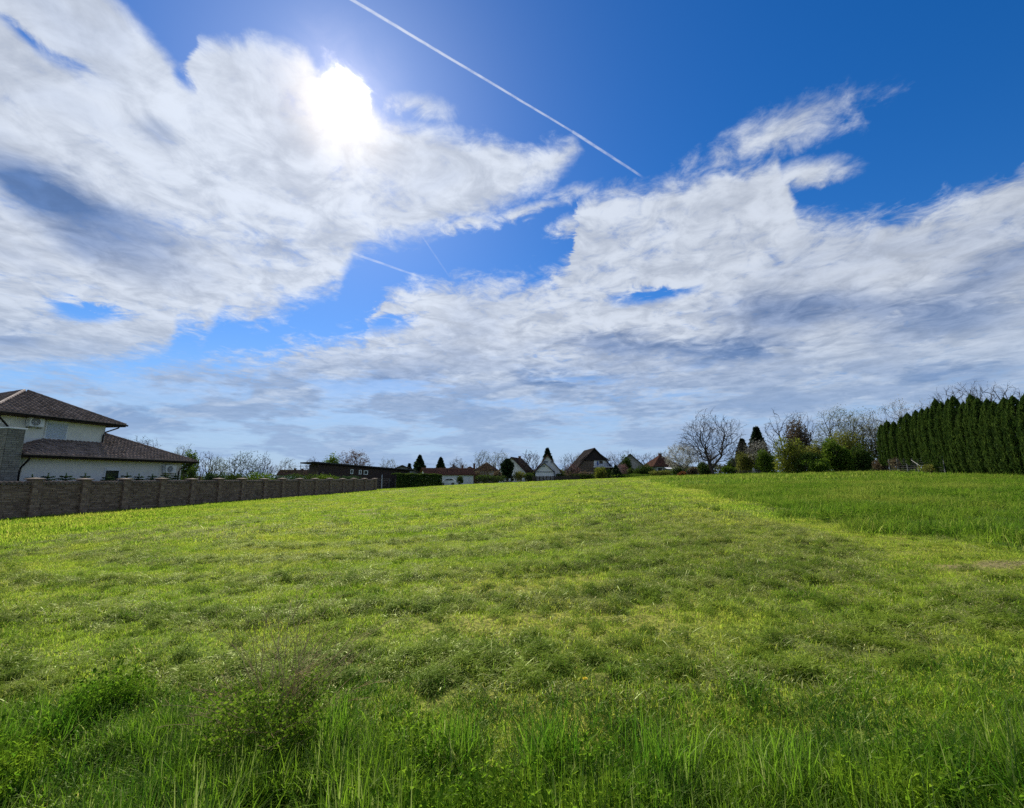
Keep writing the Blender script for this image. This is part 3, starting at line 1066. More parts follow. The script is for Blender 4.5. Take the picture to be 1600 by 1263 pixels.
M_stone = per_piece('split_stone', (0.150, 0.098, 0.066), (0.34, 0.235, 0.165), 0.92, 9.0, 0.1, 0.4)
M_stonegrey = per_piece('pillar_stone', (0.17, 0.155, 0.125), (0.30, 0.275, 0.225), 0.92, 8.0, 0.1, 0.8)
M_mortar = mottled('wall_mortar', (0.045, 0.040, 0.036), (0.075, 0.066, 0.060), 6, 4, 0.95, 0.05, 0.5, 0.01)
M_coping = per_piece('coping_tile', (0.12, 0.090, 0.070), (0.22, 0.17, 0.135), 0.8, 7.0, 0.2, 0.4)
M_acfan = mottled('fan_grille', (0.03, 0.032, 0.034), (0.06, 0.062, 0.066), 8, 2, 0.5, 0.4, 0.05, 0.002)
M_brownwood = mottled('brown_cladding', (0.044, 0.030, 0.026), (0.082, 0.056, 0.047), 3, 4, 0.8, 0.15, 0.4, 0.01, streak=(1, 1, 6))
M_woodpale = mottled('weathered_boards', (0.12, 0.085, 0.06), (0.20, 0.15, 0.11), 3, 4, 0.85, 0.1, 0.4, 0.01, streak=(1, 1, 6))
M_greywall = mottled('grey_render', (0.32, 0.30, 0.27), (0.44, 0.42, 0.38), 1.5, 5, 0.9, 0.1, 0.3, 0.01)
M_fence = mottled('dark_fence_wood', (0.035, 0.030, 0.027), (0.075, 0.062, 0.052), 5, 4, 0.9, 0.1, 0.4, 0.01)
M_wire = mottled('galvanised_wire', (0.10, 0.10, 0.10), (0.18, 0.18, 0.17), 8, 2, 0.5, 0.4, 0.05, 0.002)
M_blue = mottled('blue_paint', (0.05, 0.09, 0.24), (0.08, 0.13, 0.30), 5, 3, 0.6, 0.3, 0.1, 0.004)


def tiled_slope(p0, p1, up, out, la, lb, rows, colw, s0, s1, r=0.045):
    """rows of overlapping rounded tiles. p0->p1 is the eave; up is the unit vector up the slope, out its normal.
    the slope narrows from [0,L] at the eave to [s0,L-s1] at the top row"""
    p0, p1, up, out = Vector(p0), Vector(p1), Vector(up), Vector(out)
    L = (p1 - p0).length
    e = (p1 - p0) / L
    V, Fc, rn = [], [], []
    prof = ((0.0, 0.0), (0.25, 0.75), (0.5, 1.0), (0.75, 0.55), (1.0, 0.0))
    for k in range(rows):
        f = (k + 0.5) / rows
        a, bq = s0 * f, L - s1 * f
        y0, y1 = la + (lb - la) * k / rows, la + (lb - la) * (k + 1.12) / rows
        n = max(1, int(round((bq - a) / colw)))
        w = (bq - a) / n
        for j in range(n):
            x = a + j * w
            rv = random.random()
            lift = random.uniform(0, 0.010)
            c = len(V)
            for (q, hgt) in prof:
                V.append(tuple(p0 + e * (x + q * w) + up * y0 + out * (hgt * r + 0.055 + lift)))
                V.append(tuple(p0 + e * (x + q * w) + up * y1 + out * (hgt * r + 0.012 + lift)))
                V.append(tuple(p0 + e * (x + q * w) + up * y0 + out * (hgt * r + 0.005)))
                rn += [rv] * 3
            for i in range(len(prof) - 1):
                o = c + i * 3
                Fc.append((o, o + 3, o + 4, o + 1))
                Fc.append((o + 2, o + 5, o + 3, o))
    return V, Fc, rn


def tri_tiles(name, sets, mat, parent):
    V, Fc, rn = [], [], []
    for v, f, r in sets:
        o = len(V)
        V += v
        Fc += [tuple(i + o for i in q) for q in f]
        rn += r
    me = mesh_np(name, np.array(V), np.array(Fc), False, {'rnd': rn})
    return new_obj(name, me, parent, mat, kind='stuff')


def ridge_caps(a, c, n, r, mat, parent, name='ridge_tiles'):
    m = MB()
    a, c = Vector(a), Vector(c)
    for i in range(n):
        p, q = a.lerp(c, i / n), a.lerp(c, (i + 1.08) / n)
        m.tube([p, q], r * 1.05, 7, r * 0.92)
    return m.build(name, mat, parent, kind='stuff')


# ------------------------------------------------------------------ the two storey house on the left
HD = Vector((0.1760, 0.9844, 0))
HN = Vector((-0.9844, 0.1760, 0))
HE = Vector((-26.35, 37.8, 0))
HZ = -0.55
HA = math.atan2(HD.y, HD.x)


def hl(px, py, t):
    """local (s, t, z) on the upright plane t = const of the left house, seen at a pixel"""
    d = ray(px, py)
    o = Vector((0, 0, EYE)) - Vector((HE.x, HE.y, HZ))
    k = (t - o.dot(HN)) / d.dot(HN)
    p = o + d * k
    return Vector((p.dot(HD), t, p.z))


house = empty('house', (HE.x, HE.y, HZ), 'pale two storey house with brown tiled hip roofs behind the stone wall', 'house', rz=HA)
ZE1, ZE2, ZAP = 3.5, hl(197, 665, 1.8).z, hl(48, 613, 5.73).z
sU1 = hl(197, 664, 1.8).x
sU0 = sU1 - 7.9
TW1, TW2 = 0.7, 2.5

m = MB(); m.box(-11.3, -0.75, TW1, 9.3, -0.6, ZE1 - 0.02); m.build('wall', M_stucco, house)
m = MB(); m.box(sU0 + 0.7, hl(162, 690, TW2).x, TW2, 9.1, ZE1 - 0.1, ZE2 - 0.02); m.build('upper_wall', M_stucco, house)


def hip_roof(name, s0, s1, t0, t1, ze, apexes, mat, parent, rows, ov=True):
    """apexes: (sa, sb, ta, z) ridge end positions"""
    sa, sb, ta, za = apexes
    c = [Vector((s0, t0, ze)), Vector((s1, t0, ze)), Vector((s1, t1, ze)), Vector((s0, t1, ze))]
    A, B = Vector((sa, ta, za)), Vector((sb, ta, za))
    m = MB()
    m.V = [tuple(v) for v in c] + [tuple(A), tuple(B)] + [tuple(v - Vector((0, 0, 0.14))) for v in c]
    m.rn = [0.3] * 10
    m.Fc = [[0, 1, 5, 4], [1, 2, 5], [2, 3, 4, 5], [3, 0, 4], [9, 8, 7, 6], [0, 6, 7, 1], [1, 7, 8, 2], [2, 8, 9, 3], [3, 9, 6, 0]]
    base = m.build(name, M_soffit, parent)
    sets = []
    for (p, q, ra, rb) in ((c[0], c[1], A, B), (c[1], c[2], B, B), (c[3], c[0], A, A)):
        e = (q - p).normalized()
        foot = p + e * (ra - p).dot(e)
        upv = (ra - foot)
        Ls = upv.length
        upv.normalize()
        outv = e.cross(upv).normalized()
        if outv.z < 0:
            outv = -outv
        L = (q - p).length
        sets.append(tiled_slope(p, q, upv, outv, 0.0, Ls * 0.985, rows, 0.27, (ra - p).dot(e), L - (rb - p).dot(e)))
    tri_tiles('roof_tiles', sets, mat, base)
    return base, c, A, B


up_roof, c_, A_, B_ = hip_roof('upper_roof', sU0, sU1, 1.8, 9.66, ZE2, (sU0 + 3.95, sU0 + 4.15, 5.73, ZAP), M_tile, house, 14)
ridge_caps(c_[0] + Vector((0, 0, .05)), A_ + Vector((0, 0, .07)), 15, 0.085, M_ridge, up_roof)
ridge_caps(c_[1] + Vector((0, 0, .05)), B_ + Vector((0, 0, .07)), 15, 0.085, M_tile, up_roof)
ridge_caps(c_[3] + Vector((0, 0, .05)), A_ + Vector((0, 0, .07)), 15, 0.085, M_ridge, up_roof)
lo_roof, c_, A_, B_ = hip_roof('lower_roof', -11.8, 0.0, 0.0, 10.0, ZE1, (-7.0, -5.0, 5.0, ZE1 + 2.30), M_tile, house, 17)
ridge_caps(c_[1] + Vector((0, 0, .05)), B_ + Vector((0, 0, .07)), 18, 0.085, M_tile, lo_roof)
# gutters and downpipes
m = MB(); m.tube([(-11.85, -0.06, ZE1 - 0.02), (0.08, -0.06, ZE1 - 0.02)], 0.07, 8); m.build('gutter', M_dark, house)
m = MB(); m.tube([(sU0, 1.74, ZE2 - 0.02), (sU1 + 0.08, 1.74, ZE2 - 0.02)], 0.07, 8); m.build('gutter', M_dark, house)


def pipe(pts):
    m = MB(); m.tube(pts, 0.05, 8); m.build('downpipe', M_dark, house)


a_ = hl(187, 669, 1.8)
wu = hl(162, 690, TW2).x
pipe([(a_.x, 1.76, ZE2 - 0.05), (a_.x - 0.05, 1.85, ZE2 - 0.25), (wu - 0.10, 2.38, ZE2 - 0.62), (wu - 0.14, 2.42, ZE2 - 0.8), (wu - 0.14, 2.42, ZE1 + 1.05)])
a_ = hl(304, 727, 0.0)
pipe([(-0.35, -0.03, ZE1 - 0.05), (-0.45, 0.15, ZE1 - 0.25), (-0.95, 0.60, ZE1 - 0.62), (-1.0, 0.63, ZE1 - 0.8), (-1.0, 0.63, 0.3)])
a_ = hl(47, 716, 0.0)
b_ = hl(31, 735, 0.6)
pipe([(a_.x, -0.03, ZE1 - 0.05), (a_.x, 0.1, ZE1 - 0.3), (b_.x, 0.58, ZE1 - 0.75), (b_.x, 0.62, ZE1 - 0.95), (b_.x, 0.62, 0.2)])
a_ = hl(2, 645, 1.8)
b_ = hl(12, 666, 2.4)
pipe([(a_.x, 1.78, ZE2 - 0.05), (a_.x, 1.9, ZE2 - 0.3), (b_.x, 2.38, ZE2 - 0.8), (b_.x, 2.42, ZE2 - 0.95), (b_.x, 2.42, ZE1 + 1.0)])


def ac_unit(px0, px1, py0, py1, t):
    a, c = hl(px0, py1, t), hl(px1, py0, t)
    z1 = (hl((px0 + px1) / 2, py0, t)).z
    z0 = (hl((px0 + px1) / 2, py1, t)).z
    w = c.x - a.x
    m = MB(); m.box(a.x, c.x, t - 0.38, t - 0.06, z0, z1); pass
    m.box(a.x + w * .03, c.x - w * .03, t - 0.06, t - 0.003, z0 - 0.06, z0 - 0.02)
    casing = new_obj('air_conditioner', m.mesh('air_conditioner', 0.0), house, M_white, label='white air conditioner unit')
    cen = (a.x + w * 0.40, t - 0.382, (z0 + z1) / 2)
    m = MB(); rad = (z1 - z0) * 0.42
    m.ring(cen, (0, -1, 0), 0.0, rad, 0.012, 24)
    m.build('fan_recess', M_acfan, casing)
    m = MB()
    for q in (0.95, 0.7, 0.45, 0.2):
        m.ring((cen[0], cen[1] - 0.014, cen[2]), (0, -1, 0), rad * q - 0.012, rad * q, 0.006, 20)
    for q in range(4):
        an = q * PI / 4
        d = Vector((math.cos(an), 0, math.sin(an))) * rad
        cv = Vector(cen) + Vector((0, -0.017, 0))
        m.tube([cv - d, cv + d], 0.006, 4)
    m.build('fan_guard', M_white, casing)
    for sx in (a.x + w * .15, c.x - w * .15):
        m = MB()
        m.box(sx - 0.02, sx + 0.02, t - 0.40, t - 0.004, z0 - 0.10, z0 - 0.065)
        m.build('bracket', M_dark, casing)


ac_unit(38, 64, 652.5, 667, TW2)
ac_unit(252, 270, 727.5, 739, TW1)


def h_window(px0, px1, py0, py1, t, shutter=False, name='window'):
    s0, s1 = hl(px0, py1, t).x, hl(px1, py1, t).x
    cx = (px0 + px1) / 2
    z0, z1 = hl(cx, py1, t).z, hl(cx, py0, t).z
    m = MB()
    fw = 0.07
    m.box(s0, s0 + fw, t - 0.05, t - 0.003, z0, z1); m.box(s1 - fw, s1, t - 0.05, t - 0.003, z0, z1)
    m.box(s0 + fw, s1 - fw, t - 0.05, t - 0.003, z0, z0 + fw); m.box(s0 + fw, s1 - fw, t - 0.09, t - 0.003, z1 - 0.20, z1)
    w = m.build(name, M_white, house)
    m = MB()
    if shutter:
        n = 16
        hh = (z1 - 0.20 - z0 - fw) / n
        for i in range(n):
            m.box(s0 + fw, s1 - fw, t - 0.036, t - 0.006, z0 + fw + i * hh + 0.008, z0 + fw + (i + 1) * hh, 0.5)
        m.build('roller_shutter', M_shutter, w, label='closed pale blue roller shutter')
    else:
        m.box(s0 + fw, s1 - fw, t - 0.022, t - 0.006, z0 + fw, z1 - 0.20, 0.5)
        m.build('pane', M_glass, w)
    m = MB(); m.box(s0 - 0.06, s1 + 0.06, t - 0.11, t - 0.002, z0 - 0.05, z0 - 0.004); m.build('sill', M_white, w)


h_window(67, 103, 657, 687.5, TW2, True)
h_window(160, 184, 731, 757, TW1)
# stone clad chimney stack at the near corner
cs1 = hl(35, 700, 0.1).x
chim = MB(); chim.box(cs1 - 0.80, cs1, 0.1, 1.0, -0.6, 4.95)
ch = chim.build('chimney', M_mortar, house)
m = MB()
zz = -0.5
row = 0
while zz < 4.9:
    hgt = random.choice((0.11, 0.14, 0.17))
    if zz + hgt > 4.93:
        hgt = 4.93 - zz
    for side in (0, 1):
        u = -0.02 if row % 2 else 0.0
        Lf = 0.80 if side == 0 else 0.9
        while u < Lf - 0.02:
            w = min(random.uniform(0.16, 0.36), Lf - u)
            pr = random.uniform(0.012, 0.035)
            if side == 0:
                m.box(cs1 - 0.80 + max(u, 0) + 0.006, cs1 - 0.80 + u + w - 0.006, 0.1 - pr, 0.098, zz + 0.006, zz + hgt - 0.006)
            else:
                m.box(cs1 - 0.80 - pr, cs1 - 0.802, 0.1 + max(u, 0) + 0.006, 0.1 + u + w - 0.006, zz + 0.006, zz + hgt - 0.006)
            u += w
    zz += hgt
    row += 1
m.build('stonework', M_stonegrey, ch, kind='stuff')
m = MB(); m.box(cs1 - 0.86, cs1 + 0.06, 0.04, 1.06, 4.952, 5.03); m.build('cap', M_offwhite, ch, bevel=0.01)

# ------------------------------------------------------------------ the stone wall along the left edge of the field
W0 = Vector((-24.4, 37.4, 0))
posts_px = [-190, -95, -20, 53, 128, 189, 246, 293, 335, 371, 407, 435, 463, 488, 512, 533, 551, 568, 585]


def wall_pt(px):
    d = ray(px, 760)
    # W0 + s*HD on the vertical plane of the sight line
    s_ = (W0.x * d.y - W0.y * d.x) / (HD.y * d.x - HD.x * d.y)
    return W0 + HD * s_, s_


wall_s = [wall_pt(p)[1] for p in (53, 585)]
step = (wall_s[1] - wall_s[0]) / 15
wall_ss = [wall_s[0] + step * i for i in range(-4, 16)]
# follow the photographed spacing a little: posts stand closer to their seen places
for i, p in enumerate(posts_px[3:]):
    wall_ss[4 + i] = 0.35 * wall_ss[4 + i] + 0.65 * wall_pt(p)[1]
wbase = W0 + HD * wall_ss[4]
gw = empty('garden_wall', (W0.x, W0.y, 0), 'long dark split stone wall with capped posts along the left edge of the field', 'wall', rz=HA)
ztop = lambda s: EYE - 0.30 + 0.02 * math.sin(s * 0.9)
pm = MB(); pm.box(-0.21, 0.21, -0.26, 0.26, -2.5, 0.20)
z = -2.5
while z < 0.18:
    hgt = min(random.choice((0.10, 0.13, 0.16)), 0.195 - z)
    if hgt < 0.02:
        break
    cut = random.uniform(-0.08, 0.08)
    for a, c in ((-0.21, cut), (cut, 0.21)):
        pm.box(a + .004, c - .004, -0.26 - random.uniform(.008, .025), -0.258, z + .005, z + hgt - .005)
    for a, c in ((-0.26, cut), (cut, 0.26)):
        pm.box(-0.21 - random.uniform(.008, .025), -0.208, a + .004, c - .004, z + .005, z + hgt - .005)
    z += hgt
post_me = pm.mesh('post')
post_me.materials.append(M_stone)
cm = MB()
cm.V = [(-0.31, -0.35, 0.202), (0.31, -0.35, 0.202), (0.31, 0.35, 0.202), (-0.31, 0.35, 0.202), (-0.31, -0.35, 0.255), (0.31, -0.35, 0.255), (0.31, 0.35, 0.255), (-0.31, 0.35, 0.255), (0, 0, 0.32)]
cm.rn = [0.5] * 9
cm.Fc = [[0, 3, 2, 1], [0, 1, 5, 4], [1, 2, 6, 5], [2, 3, 7, 6], [3, 0, 4, 7], [4, 5, 8], [5, 6, 8], [6, 7, 8], [7, 4, 8]]
cap_me = cm.mesh('post_cap')
cap_me.materials.append(M_coping)
for i, s_ in enumerate(wall_ss):
    p = new_obj('post', post_me, gw)
    p.location = (s_, 0, ztop(s_))
    q = new_obj('post_cap', cap_me, p)
for i in range(len(wall_ss) - 1):
    a, c = wall_ss[i] + 0.212, wall_ss[i + 1] - 0.212
    zt = (ztop(a) + ztop(c)) / 2
    m = MB(); m.box(a, c, -0.09, 0.09, zt - 2.5, zt - 0.004)
    pn = m.build('panel', M_mortar, gw)
    m = MB()
    z = zt - 2.42
    while z < zt - 0.03:
        hgt = min(random.choice((0.06, 0.08, 0.10, 0.12)), zt - 0.006 - z)
        u = a
        while u < c - 0.01:
            w = min(random.uniform(0.14, 0.42), c - u)
            if c - u - w < 0.1:
                w = c - u
            pr = random.uniform(0.008, 0.045)
            m.box(u + 0.005, u + w - 0.005, -0.09 - pr, -0.088, z + 0.005, z + hgt - 0.005)
            u += w
        z += hgt
    m.build('stonework', M_stone, pn, kind='stuff')
    m = MB()
    u = a
    n = int((c - a) / 0.21)
    w = (c - a) / n
    for k in range(n):
        m.tube([(u + w / 2, -0.17, zt + 0.015 + random.uniform(0, .012)), (u + w / 2, 0.14, zt + 0.06)], w * 0.47, 7)
        u += w
    m.build('coping_tiles', M_coping, pn, kind='stuff')

# ------------------------------------------------------------------ the far buildings
def roof_plane_tiles(p0, p1, q0, q1, mat, parent, rows, colw=0.4):
    """tiles on the plane whose eave is p0->p1 and whose ridge is q0->q1"""
    p0, p1, q0, q1 = map(Vector, (p0, p1, q0, q1))
    e = (p1 - p0).normalized()
    foot = p0 + e * (q0 - p0).dot(e)
    up = q0 - foot
    Ls = up.length
    up.normalize()
    out = e.cross(up)
    if out.z < 0:
        out = -out
    L = (p1 - p0).length
    st = tiled_slope(p0, p1, up, out, 0.0, Ls, rows, colw, (q0 - p0).dot(e), L - (q1 - p0).dot(e), r=0.05)
    return st


def far_house(name, label, px, Y, w, d, z_eave, z_ridge, yaw, mode, wallm, roofm, ov=0.5, windows=(), chimneys=(), rows=12, gable_mat=None, base_drop=0.6, cat='house', hipcut=0.0, drop_eave=0.0):
    """house whose front centre is seen at pixel column px at distance Y. mode 'gable': gable faces the camera; 'side': eave faces the camera; 'hip'.
    z_eave and z_ridge are world heights; yaw turns it; windows = (u, z, w, h[, material]) on the front, u across from the centre"""
    P0 = at(px, 745, Y)
    gz = float(ground_h(P0.x, P0.y))
    root = empty(name, (P0.x, P0.y, gz), label, cat, rz=yaw)
    ze, zr = z_eave - gz, z_ridge - gz
    hw = w / 2
    m = MB()
    if mode == 'gable':
        pts = [(-hw, 0, -base_drop), (hw, 0, -base_drop), (hw, 0, ze), (0, 0, zr - 0.1), (-hw, 0, ze)]
        m.solid([Vector(p) for p in pts], (0, d, 0))
    elif mode == 'side':
        pts = [(-hw, 0, -base_drop), (-hw, d, -base_drop), (-hw, d, ze), (-hw, d / 2, zr - 0.1), (-hw, 0, ze)]
        m.solid([Vector(p) for p in pts], (w, 0, 0))
    else:
        m.box(-hw, hw, 0, d, -base_drop, ze)
    m.build('wall', wallm, root)
    th = Vector((0, 0, -0.12))
    m = MB()
    sets = []
    if mode == 'gable':
        k = (zr - ze) / hw
        el_, er_ = (-hw - ov, ze - k * ov), (hw + ov, ze - k * ov)
        y0, y1 = -ov, d + ov
        for sx, zx in (el_, er_):
            a, c_, e_, f_ = Vector((sx, y0, zx)), Vector((sx, y1, zx)), Vector((0, y1, zr)), Vector((0, y0, zr))
            m.solid([a, c_, e_, f_], th)
            sets.append(roof_plane_tiles(a, c_, f_, e_, roofm, root, rows))
    elif mode == 'side':
        k = (zr - ze) / (d / 2)
        for y0, sgn in ((-ov, 1), (d + ov, -1)):
            a, c_ = Vector((-hw - ov, y0, ze - k * ov)), Vector((hw + ov, y0, ze - k * ov))
            e_, f_ = Vector((hw + ov, d / 2, zr)), Vector((-hw - ov, d / 2, zr))
            m.solid([a, c_, e_, f_], th)
            if sgn == 1:
                sets.append(roof_plane_tiles(a, c_, f_, e_, roofm, root, rows))
    else:
        r_ = max(0.0, hw - d / 2) if w > d else 0.0
        c0 = [Vector((-hw - ov, -ov, ze)), Vector((hw + ov, -ov, ze)), Vector((hw + ov, d + ov, ze)), Vector((-hw - ov, d + ov, ze))]
        A, B = Vector((-r_, d / 2, zr)), Vector((r_ + 0.01, d / 2, zr))
        m.V = [tuple(v) for v in c0] + [tuple(A), tuple(B)]
        m.rn = [0.4] * 6
        m.Fc = [[0, 1, 5, 4], [1, 2, 5], [2, 3, 4, 5], [3, 0, 4], [3, 2, 1, 0]]
        sets.append(roof_plane_tiles(c0[0], c0[1], A, B, roofm, root, rows))
        sets.append(roof_plane_tiles(c0[1], c0[2], B, B, roofm, root, rows))
        sets.append(roof_plane_tiles(c0[3], c0[0], A, A, roofm, root, rows))
    rf = m.build('roof', roofm, root)
    tri_tiles('roof_tiles', sets, roofm, rf)
    for (u, v, hh) in chimneys:
        zc = hh - gz
        m = MB(); m.box(u - 0.28, u + 0.28, v - 0.28, v + 0.28, ze - 0.2, zc); c_ = m.build('chimney', M_chim, rf)
        m = MB(); m.box(u - 0.34, u + 0.34, v - 0.34, v + 0.34, zc + 0.003, zc + 0.12); m.build('chimney_cap', M_greywall, c_)
    for q in windows:
        u, zc, ww, hh = q[:4]
        zc -= gz
        gm = q[4] if len(q) > 4 else M_glass
        f = 0.09
        m = MB()
        m.box(u - ww / 2 - f, u - ww / 2, -0.08, -0.003, zc - hh / 2 - f, zc + hh / 2 + f); m.box(u + ww / 2, u + ww / 2 + f, -0.08, -0.003, zc - hh / 2 - f, zc + hh / 2 + f)
        m.box(u - ww / 2, u + ww / 2, -0.08, -0.003, zc + hh / 2, zc + hh / 2 + f); m.box(u - ww / 2, u + ww / 2, -0.08, -0.003, zc - hh / 2 - f, zc - hh / 2)
        wd = m.build('window', M_white, root)
        m = MB(); m.box(u - ww / 2, u + ww / 2, -0.05, -0.006, zc - hh / 2, zc + hh / 2); m.build('pane', gm, wd)
    return root, gz


M_chim = mottled('chimney_brick', (0.10, 0.055, 0.04), (0.19, 0.11, 0.08), 6, 4, 0.9, 0.1, 0.4, 0.01)


def zat(py, Y):
    """world height seen at picture row py at distance Y, near the middle of the picture"""
    return at(800, py, Y).z


def mpx(Y):
    return Y / (F / CP) 


# long brown building with a mono pitched roof, its long side turned away to the right
A0, B0 = at(497, 745, 68), at(640, 745, 81)
gz = float(ground_h(A0.x, A0.y))
ang = math.atan2(B0.y - A0.y, B0.x - A0.x)
Lb = (B0 - A0).length
bb = empty('brown_building', (A0.x, A0.y, gz), 'long low dark brown building with a thin sloping roof beyond the stone wall', 'building', rz=ang)
za, zb = at(490, 725, 68).z - gz, at(640, 736, 81).z - gz
m = MB(); m.quadbox([(0, 0, -.6), (Lb, 0, -.6), (Lb, 3, -.6), (0, 3, -.6), (0, 0, za - .05), (Lb, 0, zb - .05), (Lb, 3, zb - .05), (0, 3, za - .05)]); m.build('wall', M_brownwood, bb)
m = MB()
k = (zb - za) / Lb
m.quadbox([(-1.2, -0.5, za - 1.5 * k), (Lb + 0.6, -0.5, zb + .6 * k), (Lb + .6, 3.5, zb + .6 * k), (-1.2, 3.5, za - 1.5 * k), (-1.2, -0.5, za + .20 - 1.5 * k), (Lb + .6, -0.5, zb + .16), (Lb + .6, 3.5, zb + .16), (-1.2, 3.5, za + .20 - 1.5 * k)])
rf = m.build('roof', M_dark, bb)
m = MB(); m.quadbox([(-1.25, -0.56, za + .203 - 1.5 * k), (Lb + .65, -0.56, zb + .163), (Lb + .65, -0.2, zb + .163), (-1.25, -0.2, za + .203 - 1.5 * k),
                     (-1.25, -0.56, za + .25 - 1.5 * k), (Lb + .65, -0.56, zb + .20), (Lb + .65, -0.2, zb + .20), (-1.25, -0.2, za + .25 - 1.5 * k)]); m.build('roof_edge', M_wire, rf)
m = MB()
for i in range(46):      # upright cladding boards
    u = i * Lb / 46
    zt = za + (zb - za) * (u / Lb) - 0.10
    m.box(u + 0.01, u + Lb / 46 - 0.01, -0.02 - 0.012 * (i % 2), -0.002, -0.5, zt)
m.build('cladding', M_brownwood, bb, kind='stuff')


def bb_u(px):
    d = ray(px, 745)
    e = Vector((math.cos(ang), math.sin(ang)))
    return (A0.x * d.y - A0.y * d.x) / (e.y * d.x - e.x * d.y)


for x0, x1, y0, y1 in ((546.5, 551, 733.5, 740.5), (560, 564, 734.5, 741.5), (567.5, 574, 735.2, 742)):
    u0, u1 = bb_u(x0), bb_u(x1)
    Yc = A0.y + math.sin(ang) * (u0 + u1) / 2
    z1, z0 = at(x0, y0, Yc).z - gz, at(x0, y1, Yc).z - gz
    m = MB(); f = 0.11
    m.box(u0, u0 + f, -0.12, -0.035, z0, z1); m.box(u1 - f, u1, -0.12, -0.035, z0, z1); m.box(u0 + f, u1 - f, -0.12, -0.035, z0, z0 + f); m.box(u0 + f, u1 - f, -0.12, -0.035, z1 - f, z1)
    wd = m.build('window', M_white, bb)
    m = MB(); m.box(u0 + f, u1 - f, -0.07, -0.04, z0 + f, z1 - f); m.build('pane', M_glass, wd)
for px in (493.5, 502):
    u = bb_u(px)
    m = MB(); m.box(u - .09, u + .09, -0.5, -0.32, -0.4, za * 0.72); m.build('porch_post', M_woodpale, bb)
u = bb_u(596)
m = MB(); m.tube([(u, -0.16, -0.3), (u, -0.16, 2.6)], 0.07, 8); m.build('downpipe', M_white, bb)

far_house('shed', 'low shed with a dark shallow gable roof beside the brown building', 628, 88, 8.0, 8, zat(741, 88), zat(727.5, 88), R(12), 'gable', M_greywall, M_tiledark, 0.7, cat='shed', rows=14)

Yh = 100
far_house('bungalow', 'white bungalow with a low red tiled roof beyond the dark hedge', 704, Yh, 10.6, 6.2, zat(740.5, Yh), zat(731.5, Yh), R(24), 'side', M_offwhite, M_tilered, 0.5, rows=10,
          windows=((-3.2, zat(746, Yh), 1.2, 1.0),), cat='house')
far_house('hip_roofed_house', 'grey brown hip roofed house with two chimneys behind the white bungalow', 710, 128, 5.8, 6.5, zat(737, 128), zat(727.5, 128), R(10), 'hip', M_greywall, M_tilegrey, 0.5,
          chimneys=((-0.2, 3.0, zat(725.5, 128)), (2.4, 2.6, zat(727, 128))), rows=12)
far_house('red_roofed_house', 'small house with a red pyramid roof and dark chimney behind the bungalow', 734, 120, 4.4, 4.6, zat(738.5, 120), zat(728.8, 120), R(5), 'hip', M_greywall, M_tilered, 0.4,
          chimneys=((1.15, 1.8, zat(724.5, 120)),), rows=12)
far_house('brown_roofed_house', 'house with a dull brown hip roof half hidden by bare branches', 757, 117, 5.2, 5.5, zat(736, 117), zat(722.5, 117), R(-8), 'hip', M_greywall, M_tilebrown, 0.5, rows=14)
Yh = 112
far_house('steep_roofed_house', 'house with a steep weathered roof behind the columnar dark conifer', 800, Yh, 7.4, 9, zat(738, Yh), zat(714.5, Yh), R(-16), 'gable', M_offwhite, M_tilebrown, 0.7,
          chimneys=((0.9, 4.0, zat(712.5, Yh)),), windows=((1.6, zat(742, Yh), 1.0, 1.1),), rows=18)
Yh = 104
g7, gz7 = far_house('white_gabled_house', 'white gabled house with a dark red roof beside the bare tree', 856, Yh, 5.6, 9, zat(735, Yh), zat(711.5, Yh), R(-6), 'gable', M_offwhite, M_tilered, 0.55,
                    windows=((-0.45, zat(722, Yh), 1.0, 0.45), (0.85, zat(722, Yh), 0.4, 0.45)), rows=16)
# lower front gable of that house
ze, zr = zat(737.5, Yh) - gz7, zat(724.5, Yh) - gz7
m = MB(); m.solid([Vector(p) for p in ((-2.7, -2.4, -.6), (1.35, -2.4, -.6), (1.35, -2.4, ze), (-0.7, -2.4, zr - .08), (-2.7, -2.4, ze))], (0, 2.397, 0)); fg = m.build('front_gable', M_offwhite, g7)
m = MB()
for sx in (-3.0, 1.65):
    m.solid([Vector(p) for p in ((sx, -2.9, ze - .15), (sx, -0.03, ze - .15), (-0.7, -0.03, zr), (-0.7, -2.9, zr))], (0, 0, .12))
m.build('porch_roof', M_tilegrey, g7)
m = MB(); m.box(-1.0, -0.55, -2.46, -2.403, zat(730, Yh) - gz7, zat(728, Yh) - gz7); m.build('window', M_glass, g7)
m = MB(); m.box(-2.8, 1.4, -2.52, -2.403, ze - 0.08, ze + 0.02); m.build('ledge', M_soffit, g7)

Yh = 106
g8, gz8 = far_house('dark_roofed_house', 'tall house with a very dark steep roof and a white balcony front', 929, Yh, 7.6, 9, zat(727.5, Yh), zat(700.5, Yh), R(4), 'gable', M_woodpale, M_tiledark, 0.85, rows=20)
sc8 = mpx(Yh)
X8 = lambda px: (px - 929) * sc8
Z8 = lambda py: zat(py, Yh) - gz8
m = MB(); m.solid([Vector(p) for p in ((X8(906), -0.32, Z8(720)), (X8(953), -0.32, Z8(719.5)), (X8(929), -0.32, Z8(702)))], (0, 0.31, 0)); m.build('gable_boarding', M_tiledark, g8)
m = MB(); m.box(X8(928.5), X8(952), -0.10, -0.004, Z8(729.5), Z8(719.8)); m.build('balcony_wall', M_offwhite, g8)
m = MB(); m.box(X8(937), X8(942.5), -0.16, -0.103, Z8(725), Z8(720.5)); m.build('window', M_glass, g8)
m = MB(); m.box(X8(933), X8(935.6), -0.16, -0.103, Z8(727), Z8(721)); m.build('shutter', M_blue, g8)
m = MB()
